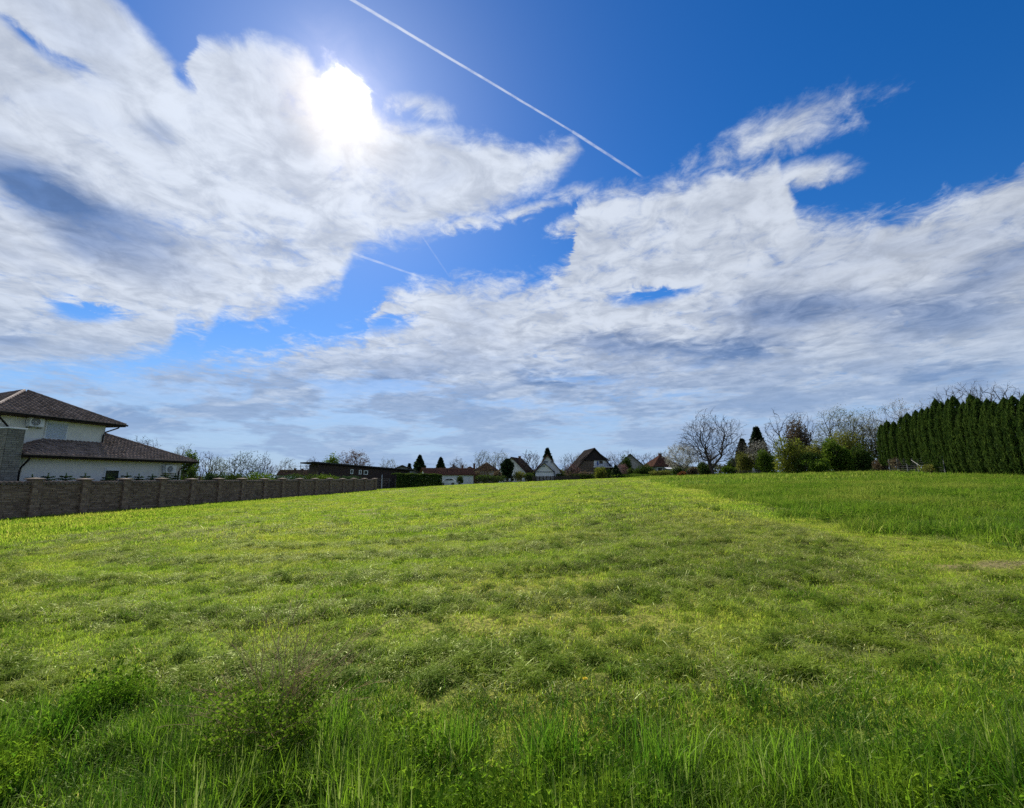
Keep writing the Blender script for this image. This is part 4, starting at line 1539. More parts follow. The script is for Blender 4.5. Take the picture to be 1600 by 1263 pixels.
for k_ in (0, 1, 2):
    m.box(X8(928.5), X8(956), -1.15, -1.09, Z8(729.3) + k_ * .30, Z8(729.3) + k_ * .30 + .07)
for k_ in range(8):
    x_ = X8(928.5) + (X8(955.5) - X8(928.5)) * k_ / 7
    m.box(x_ - .03, x_ + .03, -1.14, -1.10, Z8(729.4), Z8(725.2))
m.build('balcony_railing', M_blue, g8)
m = MB(); m.box(X8(926), X8(956), -1.2, -0.33, Z8(730.6), Z8(729.6)); m.build('balcony_floor', M_offwhite, g8)
m = MB(); m.box(X8(907), X8(927), -0.08, -0.004, Z8(744), Z8(738.5)); m.build('lower_wall', M_offwhite, g8)
m = MB(); m.box(X8(940), X8(948), -0.08, -0.004, Z8(742), Z8(732)); m.build('door', M_soffit, g8)
m = MB()
for i in range(9):
    m.box(X8(906), X8(928), -0.05, -0.004, Z8(736.5) + i * 0.26, Z8(736.5) + i * 0.26 + 0.22)
m.build('cladding', M_woodpale, g8, kind='stuff')

far_house('overgrown_house', 'gabled house with a dull olive roof overgrown by creepers', 986, 112, 6.6, 8, zat(729, 112), zat(709.5, 112), R(-14), 'gable', M_greywall, per_piece('mossy_roof', (0.035, 0.040, 0.022), (0.075, 0.075, 0.042)), 0.6, rows=16)
Yh = 108
g10, gz10 = far_house('red_brown_house', 'house with a red brown hip roof beside the white blossom tree', 1043, Yh, 6.4, 6.6, zat(729.5, Yh), zat(710, Yh), R(8), 'hip', M_greywall, M_tilered, 0.5, chimneys=((0, 3.3, zat(708, Yh)),), rows=18,
                      windows=((-1.8, zat(735, Yh), 1.1, 1.1), (1.4, zat(735, Yh), 1.1, 1.1)))
m = MB(); m.solid([Vector((-1.0, -0.5, zat(730.6, Yh) - gz10)), Vector((0.5, -0.5, zat(730.6, Yh) - gz10)), Vector((0.5, -1.9, zat(733.2, Yh) - gz10)), Vector((-1.0, -1.9, zat(733.2, Yh) - gz10))], (0, 0, .05)); m.build('awning', M_white, g10)
far_house('distant_house', 'distant house with a red brown roof and two chimneys above the stone wall', 462, 118, 8.2, 7, zat(741.5, 118), zat(734.2, 118), R(14), 'side', M_offwhite, M_tilebrown, 0.5,
          chimneys=((-1.0, 3.5, zat(732, 118)), (0.8, 3.5, zat(732.6, 118))), rows=10)
far_house('garden_shed', 'small grey garden shed under the trees to the right of the walnut', 1186, 84, 2.6, 2.6, zat(734.5, 84), zat(729, 84), R(-20), 'gable', M_greywall, M_tilegrey, 0.25, rows=6, cat='shed')


# ------------------------------------------------------------------ fences, car and small things in the gardens
def post_fence(name, label, pxs, Ys, ztops, kind_, mat, postm, post_r=0.05):
    """pxs: post columns; Ys: distances; ztops: picture rows of the post tops"""
    pts = [at(p, 745, y_) for p, y_ in zip(pxs, Ys)]
    root = empty(name, (pts[0].x, pts[0].y, 0), label, 'fence')
    o = Vector((pts[0].x, pts[0].y, 0))
    tops = []
    for p, y_, zt in zip(pts, Ys, ztops):
        g = float(ground_h(p.x, p.y))
        q = Vector((p.x, p.y, 0)) - o
        m = MB(); zz = at(800, zt, y_).z
        m.box(q.x - post_r, q.x + post_r, q.y - post_r, q.y + post_r, g - 0.3, zz)
        m.build('post', postm, root)
        tops.append((q, g, zz))
    for (q0, g0, z0), (q1, g1, z1) in zip(tops, tops[1:]):
        m = MB()
        if kind_ == 'wire':
            for k in range(7):
                f = 0.06 + k * 0.15
                m.tube([q0 + Vector((0, 0, g0 + (z0 - g0) * f)), q1 + Vector((0, 0, g1 + (z1 - g1) * f))], 0.008, 3)
            d = q1 - q0
            nv = max(2, int(d.length / 0.35))
            for k in range(1, nv):
                t = k / nv
                a = q0 + d * t
                m.tube([a + Vector((0, 0, g0 + (g1 - g0) * t + 0.05)), a + Vector((0, 0, (z0 + (z1 - z0) * t) - 0.08))], 0.006, 3)
            m.build('wire_mesh', mat, root, kind='stuff')
        else:
            d = q1 - q0
            n = max(2, int(d.length / 0.16))
            e = d.normalized()
            nrm = Vector((-e.y, e.x, 0))
            for k in range(n):
                a, c = q0 + d * ((k + .12) / n), q0 + d * ((k + .88) / n)
                t = (k + .5) / n
                zb_, zt_ = g0 + (g1 - g0) * t - 0.05, z0 + (z1 - z0) * t - 0.08 + random.uniform(-.03, .03)
                off = nrm * 0.02
                m.quadbox([a - off + Vector((0, 0, zb_)), c - off + Vector((0, 0, zb_)), c + off + Vector((0, 0, zb_)), a + off + Vector((0, 0, zb_)),
                           a - off + Vector((0, 0, zt_)), c - off + Vector((0, 0, zt_)), c + off + Vector((0, 0, zt_)), a + off + Vector((0, 0, zt_))])
            m.build('pickets', mat, root, kind='stuff')


pxs = list(np.linspace(588, 700, 12))
post_fence('wire_fence', 'wire mesh fence on thin pale posts in front of the dark hedge', pxs, np.linspace(70, 93, 12), np.linspace(748, 747.5, 12), 'wire', M_wire, M_wire, 0.035)
pxs = list(np.linspace(748, 828, 12))
post_fence('wire_fence', 'dark wire fence in front of the gardens left of the white gabled house', pxs, np.linspace(97, 99, 12), [744] * 12, 'wire', M_fence, M_fence, 0.04)
pxs = list(np.linspace(832, 905, 14))
post_fence('picket_fence', 'dark wooden picket fence in front of the white gabled house', pxs, np.linspace(98, 99, 14), np.linspace(744, 743, 14), 'picket', M_fence, M_fence, 0.05)
pxs = list(np.linspace(1150, 1206, 8))
post_fence('wire_fence', 'low grey wire fence under the trees right of the walnut', pxs, np.linspace(72, 70, 8), [735] * 8, 'wire', M_wire, M_fence, 0.04)
pxs = [1392, 1405, 1420, 1437, 1456, 1478]
post_fence('wire_fence', 'pale wire fence showing in the gap under the tall thuja row', pxs, [51.5, 49.5, 47.3, 45, 42.6, 40], [718, 717, 716.5, 715.5, 715, 713], 'wire', M_wire, M_wire, 0.04)
# leaning pole in that gap
p0, p1 = at(1424, 719, 44.5), at(1441, 730.5, 43)
pl = empty('leaning_pole', (p0.x, p0.y, 0), 'pale pole leaning against the wire fence under the thujas', 'pole')
m = MB(); m.tube([Vector((0, 0, p0.z)), Vector((p1.x - p0.x, p1.y - p0.y, p1.z))], 0.03, 6); m.build('shaft', M_wire, pl)
m = MB(); q = Vector((p0.x, p0.y, 0)); m.tube([at(1452, 712, 44) - q, at(1455, 731, 44) - q], 0.035, 6); m.build('prop', M_wire, pl)

# white car parked by the bungalow
cp = at(700, 745, 93)
cg = float(ground_h(cp.x, cp.y))
car = empty('parked_car', (cp.x, cp.y, cg), 'white car parked in front of the white bungalow by the dark hedge', 'car', rz=R(6))
prof = [(-1.55, .35), (-1.6, .75), (-1.45, .92), (-0.75, 1.0), (-0.25, 1.42), (0.85, 1.45), (1.40, 1.02), (1.62, .9), (1.65, .45), (1.5, .33)]
m = MB(); m.solid([Vector((x_, -0.75, z_)) for x_, z_ in prof], (0, 1.5, 0)); m.build('body', M_white, car, bevel=0.04)
m = MB(); m.solid([Vector((x_, -0.762, z_)) for x_, z_ in ((-0.68, 1.02), (-0.22, 1.36), (0.22, 1.38), (0.22, 1.0))], (0, 0.010, 0)); m.build('side_window', M_glass, car)
m = MB(); m.solid([Vector((x_, -0.762, z_)) for x_, z_ in ((0.30, 1.0), (0.30, 1.38), (0.82, 1.38), (1.25, 1.03))], (0, 0.010, 0)); m.build('side_window', M_glass, car)
for sx in (-1.02, 1.02):
    for sy in (-0.77, 0.62):
        m = MB(); m.ring((sx, sy, 0.30), (0, 1, 0), 0.0, 0.30, 0.16, 18); wh = m.build('wheel', M_dark, car)
        m = MB(); m.ring((sx, sy - 0.012, 0.30), (0, 1, 0), 0.04, 0.18, 0.010, 14); m.build('hubcap', M_wire, wh)
m = MB(); m.box(-1.60, -1.545, -0.66, -0.40, .66, .80); m.build('headlight', M_glass, car)
m = MB(); m.box(1.60, 1.655, -0.70, -0.50, .70, .86); m.build('tail_light', M_tilered, car)

# white plastic garden chairs
def garden_chair(px, Y, rz, label, group):
    p = at(px, 745, Y)
    g = float(ground_h(p.x, p.y))
    r_ = empty('garden_chair', (p.x, p.y, g), label, 'chair', group, rz)
    m = MB(); m.box(-.25, .25, -.25, .25, .42, .46); m.build('seat', M_white, r_)
    m = MB()
    for i in range(4):
        m.box(-.24 + i * .125, -.24 + i * .125 + .10, .22, .25, .463, .95)
    m.box(-.25, .25, .252, .27, .90, .96); m.build('backrest', M_white, r_)
    for sx in (-.23, .23):
        for sy in (-.23, .23):
            m = MB(); m.box(sx - .025, sx + .025, sy - .025, sy + .025, -.05, .418); m.build('leg', M_white, r_)
        m = MB(); m.box(sx - .03, sx + .03, -.25, .218, .64, .67); m.build('armrest', M_white, r_)


for px, rz, lb in ((789.5, 0.3, 'white garden chair, leftmost of the pair behind the fence by the columnar conifer'), (795.5, -0.6, 'white garden chair, right one of the pair behind the fence by the columnar conifer'),
                   (818, 0.2, 'white garden chair standing alone behind the fence left of the white gabled house')):
    garden_chair(px, 98.8, rz, lb, 'white chairs in the far garden')
garden_chair(1180.5, 74, 0.5, 'white garden chair under the trees near the small grey shed', 'white chairs in the far garden')

# overhead wire on two poles beyond the gardens
pa, pb = at(655, 724, 135), at(1062, 710, 150)
pw = empty('power_line', (pa.x, pa.y, 0), 'thin overhead wires strung between wooden poles behind the far roofs', 'power line')
o = Vector((pa.x, pa.y, 0))
ends = [at(470, 727, 125), pa, at(852, 719, 142), pb]
for e_ in ends:
    g = float(ground_h(e_.x, e_.y)); q = e_ - o
    m = MB(); m.tube([(q.x, q.y, g - .5), (q.x, q.y, e_.z + .25)], 0.10, 7, 0.07); pp = m.build('pole', M_fence, pw)
    m = MB(); m.box(q.x - .6, q.x + .6, q.y - .05, q.y + .05, e_.z - .35, e_.z - .25); m.build('crossarm', M_fence, pp)
for a, c in zip(ends, ends[1:]):
    for dz_ in (0.0, -0.30):
        m = MB(); a_, c__ = a - o, c - o
        m.tube([a_.lerp(c__, t) + Vector((0, 0, dz_ - 0.9 * 4 * t * (1 - t))) for t in np.linspace(0, 1, 14)], 0.018, 4)
        m.build('wire', M_fence, pw)

# ------------------------------------------------------------------ trees and shrubs
M_bark = mottled('bark', (0.045, 0.036, 0.030), (0.095, 0.080, 0.068), 5, 4, 0.95, 0.05, 0.4, 0.01)
M_barkgrey = mottled('grey_bark', (0.075, 0.066, 0.058), (0.14, 0.125, 0.11), 5, 4, 0.95, 0.05, 0.4, 0.01)
M_barkred = mottled('reddish_twigs', (0.070, 0.042, 0.036), (0.120, 0.075, 0.062), 5, 4, 0.95, 0.05, 0.4, 0.01)
LF = lambda n, a, c, **k: leafy(n, a, c, None, trans=k.get('trans', 0.42), tc=k.get('tc', 1.8), spec=k.get('spec', 0.2), nscale=k.get('nscale', 1.6), obj_rand=0.25)
M_thuja = LF('thuja_sprays', (0.024, 0.050, 0.009), (0.062, 0.100, 0.018), trans=0.32, nscale=2.4)
M_conifer = LF('conifer_needles', (0.012, 0.026, 0.012), (0.026, 0.045, 0.018), trans=0.15)
M_spruce = LF('young_spruce_needles', (0.020, 0.045, 0.018), (0.045, 0.085, 0.030), trans=0.25)
M_yg = LF('fresh_yellow_leaves', (0.095, 0.120, 0.016), (0.165, 0.180, 0.026))
M_mid = LF('fresh_green_leaves', (0.045, 0.095, 0.008), (0.095, 0.145, 0.014))
M_dkgreen = LF('dark_green_leaves', (0.026, 0.054, 0.010), (0.058, 0.088, 0.014), trans=0.3)
M_olive = LF('olive_young_leaves', (0.085, 0.100, 0.018), (0.150, 0.155, 0.030))
M_brown = LF('dry_brown_leaves', (0.075, 0.056, 0.036), (0.135, 0.100, 0.064), trans=0.3)
M_blossom = LF('white_blossom', (0.36, 0.35, 0.29), (0.55, 0.53, 0.46), trans=0.35, tc=1.0)
M_pink = LF('pink_blossom', (0.26, 0.13, 0.13), (0.38, 0.22, 0.22), trans=0.35, tc=1.2)
M_orange = LF('orange_young_leaves', (0.22, 0.085, 0.030), (0.32, 0.14, 0.05))
M_rust = LF('rusty_buds', (0.080, 0.045, 0.034), (0.14, 0.085, 0.06), trans=0.3)


def grow_tree(H, Wd, seed, levels=4, trunk=0.28, limbs=7, kids=(5, 4, 3), up=0.35, r0=None, rmin=0.012, start=0.2, droop=0.0, multi=0, wob=0.22, spread=1.0):
    """branch skeleton scaled to height H and crown width Wd. returns segments (p0,p1,r0,r1,level) and twig tips"""
    g = random.Random(seed)
    segs, tips = [], []
    r0 = r0 or H * 0.022

    def branch(p, d, L, r, lvl, nseg):
        pts = [p]
        for i in range(nseg):
            d = (d + Vector((g.gauss(0, wob), g.gauss(0, wob), g.gauss(0, wob * .7) + up * (0.28 if lvl else 0.1) - droop * lvl * 0.1))).normalized()
            q = pts[-1] + d * (L / nseg)
            t0, t1 = i / nseg, (i + 1) / nseg
            segs.append((pts[-1], q, r * (1 - 0.55 * t0), r * (1 - 0.55 * t1), lvl))
            pts.append(q)
        if lvl >= levels:
            tips.append(pts[-1])
            return
        n = kids[min(lvl - 1, len(kids) - 1)] if lvl else limbs
        for k in range(n):
            t = (0.35 + 0.65 * (k + g.random()) / n) if lvl else (start + (1 - start) * (k + 0.6 * g.random()) / n)
            f = min(t, 0.999) * nseg
            i = int(f)
            b_ = pts[i].lerp(pts[i + 1], f - i)
            dd = (pts[i + 1] - pts[i]).normalized()
            an = (k * 2.399 + g.uniform(-.5, .5))
            a = dd.orthogonal().normalized()
            c = dd.cross(a)
            out = a * math.cos(an) + c * math.sin(an)
            ang_ = R(g.uniform(30, 62)) * spread
            nd = dd * math.cos(ang_) + out * math.sin(ang_)
            branch(b_, nd, L * g.uniform(0.48, 0.72) * (1.25 if lvl == 0 else 1.0), max(rmin, r * (1 - .5 * t) * g.uniform(.45, .62)), lvl + 1, 3 if lvl < 2 else 2)
        # leader carries on
        branch(pts[-1], d, L * 0.6, max(rmin, r * 0.42), lvl + 1, 3 if lvl < 2 else 2)
    if multi:
        for k in range(multi):
            a = 2 * PI * k / multi + g.random()
            branch(Vector((0.12 * math.cos(a), 0.12 * math.sin(a), 0)), Vector((math.cos(a) * .45 * spread, math.sin(a) * .45 * spread, 1)).normalized(), 1.0, r0 * 0.6, 1, 4)
    else:
        branch(Vector((0, 0, 0)), Vector((g.gauss(0, .04), g.gauss(0, .04), 1)).normalized(), 1.0, r0, 0, 4)
    zs = max(s_[1].z for s_ in segs)
    xs = sorted(abs(s_[1].x) for s_ in segs)[int(len(segs) * .985)]
    ys = sorted(abs(s_[1].y) for s_ in segs)[int(len(segs) * .985)]
    k = Vector((Wd / 2 / xs, Wd / 2 / ys, H / zs))
    sc = lambda v: Vector((v.x * k.x, v.y * k.y, max(v.z, 0) * k.z))
    return [(sc(a), sc(b_), c, d, e) for a, b_, c, d, e in segs], [sc(t) for t in tips]


def colonize(H, Wd, seed, n=420, base=0.22, rmin=0.02, rtrunk=None, top_round=0.5, hollow=0.35, wob=0.05, upright=0.0):
    """a natural bare tree: targets fill the crown, each one is reached by a bent shoot from the best nearby branch; girths follow from what each branch carries"""
    g = np.random.default_rng(seed)
    zc = H * (base + (1 - base) * 0.46)
    rz = H - zc
    rx = Wd / 2
    T = []
    while len(T) < n:
        d = g.normal(size=3)
        d /= np.linalg.norm(d)
        r = (hollow + (1 - hollow) * g.random() ** 0.6)
        lob = 1 + 0.13 * math.sin(d[0] * 5 + seed) * math.sin(d[1] * 4 + seed * 2) + 0.06 * g.normal()
        p = np.array([d[0] * rx, d[1] * rx, d[2] * (rz if d[2] > 0 else (zc - H * base * 1.05))]) * r * lob
        p[2] += zc
        if p[2] > H * base * 0.8:
            T.append(p)
    T = np.array(T)
    fork = np.array([g.normal(0, .02) * H, g.normal(0, .02) * H, H * base])
    # the trunk, then a few primary axes towards the crown
    P = [np.zeros(3), fork * np.array([.3, .3, .5]), fork]
    par = [-1, 0, 1]
    pl = [0.0, H * base * .5, H * base]
    order = np.argsort(np.linalg.norm((T - fork) * np.array([1, 1, 0.9]), axis=1) * (1 + .25 * g.random(n)))
    # primaries first: a spread of far targets
    prim = []
    cand = list(g.permutation(n))
    nd = 7
    for i in cand:
        v = (T[i] - fork)
        if np.linalg.norm(v) < 0.62 * min(rx * 1.2, H - fork[2]):
            continue
        u = v / np.linalg.norm(v)
        if u[2] < 0.05:
            continue
        if all(np.dot(u, q) < 0.80 for q in prim):
            prim.append(u)
            order = np.concatenate([[i], order[order != i]])
        if len(prim) >= nd:
            break
    cap = n * 14 + 50
    PA = np.zeros((cap, 3)); PA[:3] = P
    L = np.zeros(cap); L[:3] = pl
    DI = np.zeros((cap, 3)); DI[:3] = (0, 0, 1)
    cnt = 3
    for t in order:
        q = T[t]
        v = q - PA[1:cnt]
        dist = np.linalg.norm(v, axis=1) + 1e-6
        cosd = (v * DI[1:cnt]).sum(1) / dist
        cost = dist * (1.45 - 0.55 * cosd) + 0.18 * L[1:cnt] + np.where(v[:, 2] < 0, -v[:, 2] * (0.5 + upright), 0)
        j = int(np.argmin(cost)) + 1
        p0, d0 = PA[j], DI[j]
        D_ = np.linalg.norm(q - p0)
        k = int(np.clip(D_ / (H * 0.035), 1, 12))
        # quadratic curve that leaves along the parent and sweeps up
        mid = p0 + (q - p0) * 0.47 + d0 * D_ * 0.09 + np.array([0, 0, D_ * (0.02 + .02 * upright)]) + g.normal(0, wob, 3) * D_ * 0.35
        last = j
        for m_ in range(1, k + 1):
            tt = m_ / k
            pt = (1 - tt) ** 2 * p0 + 2 * tt * (1 - tt) * mid + tt * tt * q
            if m_ < k:
                pt = pt + g.normal(0, 0.0022 * H, 3)
            PA[cnt] = pt
            dv = pt - PA[last]
            ln = np.linalg.norm(dv) + 1e-9
            DI[cnt] = dv / ln
            L[cnt] = L[last] + ln
            par.append(last)
            last = cnt
            cnt += 1
            if cnt >= cap - 14:
                break
        if cnt >= cap - 14:
            break
    par = np.array(par)
    ex = 2.35
    acc = np.zeros(cnt)
    haskid = np.zeros(cnt, bool)
    for i in range(cnt - 1, 0, -1):
        if not haskid[i]:
            acc[i] = 1.0
        acc[par[i]] += acc[i]
        haskid[par[i]] = True
    rad = acc ** (1 / ex)
    rt = rtrunk or H * 0.024
    rad = rmin + (rt - rmin) * (rad - 1) / max(rad[1] - 1, 1)
    segs, tips = [], []
    for i in range(1, cnt):
        j = par[i]
        lvl = 0 if rad[i] > rt * .45 else (1 if rad[i] > rt * .22 else (2 if acc[i] > 2.5 else 4))
        segs.append((Vector(PA[j]), Vector(PA[i]), float(min(rad[j], rad[i] * 1.5)), float(rad[i]) * (0.6 if not haskid[i] else 1), lvl))
        if not haskid[i]:
            tips.append(Vector(PA[i]))
    # fine twigs on the outer shoots
    tw = []
    gr = random.Random(seed)
    for a, b_, r0, r1, lv in segs:
        if lv == 4 and gr.random() < 0.85:
            d = (b_ - a).normalized()
            for _ in range(3):
                dd = (d + Vector((gr.gauss(0, .5), gr.gauss(0, .5), gr.gauss(0.12, .35)))).normalized()
                e_ = a.lerp(b_, gr.random())
                tw.append((e_, e_ + dd * H * gr.uniform(.02, .06), r1 * .9, r1 * .5, 4))
    return segs + tw, tips


def tubes(segs, k=3):
    if not segs:
        return np.zeros((0, 3)), np.zeros((0, 4), int)
    P0 = np.array([s_[0][:] for s_ in segs]); P1 = np.array([s_[1][:] for s_ in segs])
    R0 = np.array([s_[2] for s_ in segs]); R1 = np.array([s_[3] for s_ in segs])
    d = P1 - P0
    d /= np.maximum(np.linalg.norm(d, axis=1, keepdims=True), 1e-9)
    ref = np.where(np.abs(d[:, 2:3]) > 0.9, np.array([[1., 0, 0]]), np.array([[0, 0, 1.]]))
    a = np.cross(d, ref); a /= np.linalg.norm(a, axis=1, keepdims=True)
    c = np.cross(d, a)
    n = len(segs)
    V = np.zeros((n, 2, k, 3))
    for q in range(k):
        an = 2 * PI * q / k
        o = a * math.cos(an) + c * math.sin(an)
        V[:, 0, q] = P0 + o * R0[:, None]
        V[:, 1, q] = P1 + o * R1[:, None] + d * 0.0
    base = (np.arange(n) * 2 * k)[:, None]
    Fc = np.concatenate([np.concatenate([base + q, base + (q + 1) % k, base + k + (q + 1) % k, base + k + q], 1) for q in range(k)], 0)
    return V.reshape(-1, 3), Fc


def leaf_quads(C, size, seed, stretch=1.6, droop=0.0, out=None, jitter=1.0):
    """one small bent leaf per centre point"""
    g = np.random.default_rng(seed)
    n = len(C)
    d = g.normal(size=(n, 3))
    if out is not None:
        d = d * jitter + out
    d[:, 2] -= droop
    d /= np.linalg.norm(d, axis=1, keepdims=True)
    r = g.normal(size=(n, 3))
    s_ = np.cross(d, r)
    s_ /= np.maximum(np.linalg.norm(s_, axis=1, keepdims=True), 1e-6)
    L = size * (0.6 + 0.8 * g.random(n))[:, None]
    a = C - d * L * 0.5 * stretch
    c = C + d * L * 0.5 * stretch
    V = np.stack([a, C + s_ * L * 0.5, c, C - s_ * L * 0.5], 1).reshape(-1, 3)
    Fc = np.arange(4 * n).reshape(n, 4)
    return V, Fc, np.repeat(g.random(n), 4)


def blob_points(blobs, n, seed, shell=0.45, bumpy=0.25):
    """points through the outer volume of overlapping ellipsoids (cx,cy,cz,rx,ry,rz); returns points and outward directions"""
    g = np.random.default_rng(seed)
    B = np.array(blobs, float)
    vol = B[:, 3] * B[:, 4] * B[:, 5]
    pick = g.choice(len(B), n, p=(vol ** .8) / (vol ** .8).sum())
    d = g.normal(size=(n, 3))
    d /= np.linalg.norm(d, axis=1, keepdims=True)
    # lumpy radius: clumps of leaves stand out, gaps fall back
    k = 3.1
    bump = np.sin(d[:, 0] * k * 2 + pick * 1.7) * np.sin(d[:, 1] * k * 2.3 + pick) * np.sin(d[:, 2] * k * 2.1 + pick * 2.1)
    r = (1 - shell * g.random(n) ** 1.6) * (1 + bumpy * bump) + g.normal(0, 0.05, n)
    P_ = B[pick, :3] + d * B[pick, 3:] * r[:, None]
    return P_, d


BR = {}


def place(px, Y):
    p = at(px, 745, Y)
    return Vector((p.x, p.y, float(base_h(p.x, p.y)) - 0.05))


def span(px0, px1, top, Y):
    """tree size from the columns of its sides and the row of its top"""
    c = (px0 + px1) / 2
    p = place(c, Y)
    w = (px1 - px0) * Y / (F / CP)
    h = at(c, top, Y).z - p.z
    return c, p, w, h


def tree_obj(name, label, cat, loc, group, parts, rz=0.0):
    root = empty(name, loc, label, cat, group, rz)
    for nm, me in parts:
        if me is not None:
            new_obj(nm, me, root)
    return root


def mk(name, V, Fc, mat, rnd=None, smooth=False):
    me = mesh_np(name, V, Fc, smooth, {'rnd': rnd if rnd is not None else np.full(len(V), .5)})
    me.materials.append(mat)
    return me


def bare_tree(label, px0, px1, top, Y, seed, mat=None, name='bare_tree', cat='tree', group='bare trees around the gardens', leaves=None, rmin=None, dens=420, **kw):
    c, p, w, h = span(px0, px1, top, Y)
    mat = mat or M_bark
    rmin = rmin or (0.010 + Y * 0.00010)
    segs, tips = colonize(h, w, seed, n=dens, base=kw.get('start', .2), rmin=rmin * .62, rtrunk=kw.get('r0'), upright=kw.get('up', .3) * 1.6)
    lo = [s_ for s_ in segs if s_[4] <= 1]
    hi = [s_ for s_ in segs if s_[4] > 1]
    parts = [('trunk', mk('trunk', *tubes(lo, 6), mat)), ('branches', mk('branches', *tubes(hi, 3), mat))]
    if leaves:
        lm, per, size, sp = leaves[:4]
        g = np.random.default_rng(seed)
        ends = np.array([s_[1][:] for s_ in segs if s_[4] >= 4])
        if len(ends) > 900:
            ends = ends[g.choice(len(ends), 900, False)]
        C = np.repeat(ends, per, 0) + g.normal(0, sp, (len(ends) * per, 3))
        C[:, 2] = np.maximum(C[:, 2], 0.1)
        V, Fc, rn = leaf_quads(C, size, seed, 1.2)
        parts.append((leaves[4] if len(leaves) > 4 else 'foliage', mk('foliage', V, Fc, lm, rn)))
    return tree_obj(name, label, cat, p, group, parts, random.random() * 6)


def leafy_shrub(label, px0, px1, top, Y, seed, mat, n=3500, size=0.14, name='shrub', cat='shrub', group='shrubs along the garden edge', nb_=7, bottom=0.0, stems=True, stretch=1.4, shell=0.5, flat=1.0):
    c, p, w, h = span(px0, px1, top, Y)
    g = random.Random(seed)
    blobs = []
    for i in range(nb_):
        a, r = g.random() * 6.28, w * 0.30 * math.sqrt(g.random())
        rz = h * g.uniform(.22, .36)
        if flat < 1:
            blobs.append((w * (.42 - .84 * i / nb_), g.uniform(-.1, .1) * w, h - rz * g.uniform(.95, 1.25), w * .17, w * .2, rz))
            continue
        blobs.append((r * math.cos(a), r * math.sin(a) * .8, bottom * h + rz * .8 + (h * (1 - bottom) - rz * 1.9) * g.random() * flat, w * g.uniform(.18, .28), w * g.uniform(.18, .28), rz))
    blobs.append((0, 0, h * 0.42, w * .32, w * .30, h * .38))
    blobs.append((g.uniform(-.15, .15) * w, 0, h * 0.72, w * .2, w * .2, h * .26))
    P_, o = blob_points(blobs, n, seed)
    P_[:, 2] = np.maximum(P_[:, 2], 0.03)
    V, Fc, rn = leaf_quads(P_, size, seed, stretch, out=o, jitter=1.0)
    parts = [('foliage', mk('foliage', V, Fc, mat, rn))]
    if stems:
        segs, _ = grow_tree(h * .92, w * .8, seed, levels=3, multi=6, kids=(4, 3), rmin=0.012, r0=h * .014)
        parts.append(('stems', mk('stems', *tubes(segs, 3), M_bark)))
    return tree_obj(name, label, cat, p, group, parts)


def conifer(label, px0, px1, top, Y, seed, mat=None, n=2600, name='conifer', group='dark conifers behind the gardens', size=0.2, tiers=9, power=0.85, columnar=False, loc=None, wh=None):
    if loc is None:
        c, p, w, h = span(px0, px1, top, Y)
    else:
        p, (w, h) = loc, wh
    mat = mat or M_conifer
    g = np.random.default_rng(seed)
    t = g.random(n) ** 0.75                      # 0 base .. 1 top
    t = 1 - t if False else t
    z = 0.06 * h + t * h * 0.94
    if columnar:
        prof = np.clip((1 - t) * 5, 0, 1) ** .6 * (0.82 + .18 * np.sin(t * 9 + seed)) * np.clip(t * 8 + .6, 0, 1)
    else:
        prof = (1 - t) ** power * (0.78 + 0.22 * ((t * tiers) % 1.0)) * np.clip(t * 12 + .3, 0, 1)
    an = g.random(n) * 2 * PI
    lob = 1 + 0.16 * np.sin(an * 5 + t * 31 + seed) + 0.10 * g.normal(size=n)
    rr = w / 2 * prof * lob * (1 - .55 * g.random(n) ** 2)
    C = np.stack([rr * np.cos(an), rr * np.sin(an), z], -1)
    out = np.stack([np.cos(an), np.sin(an), np.full(n, -0.35 if not columnar else 0.9)], -1)
    V, Fc, rn = leaf_quads(C, size * h / 5.0, seed, 2.0, out=out * 1.4, jitter=.6)
    segs = [(Vector((0, 0, -0.1)), Vector((0, 0, h * .5)), h * .02 + .02, h * .012 + .01, 0), (Vector((0, 0, h * .5)), Vector((0, 0, h * .985)), h * .012 + .01, .008, 0)]
    for i in range(int(tiers * 4)):
        tt = 0.08 + 0.85 * i / (tiers * 4)
        a = i * 2.4
        rad = w / 2 * ((1 - tt) ** power if not columnar else .7)
        segs.append((Vector((0, 0, tt * h)), Vector((math.cos(a) * rad, math.sin(a) * rad, tt * h - (0.05 if not columnar else -.3) * h)), .012 + .003 * h, .006, 1))
    return tree_obj(name, label, 'tree', p, group, [('trunk', mk('trunk', *tubes(segs, 5), M_bark)), ('crown', mk('crown', V, Fc, mat, rn))])


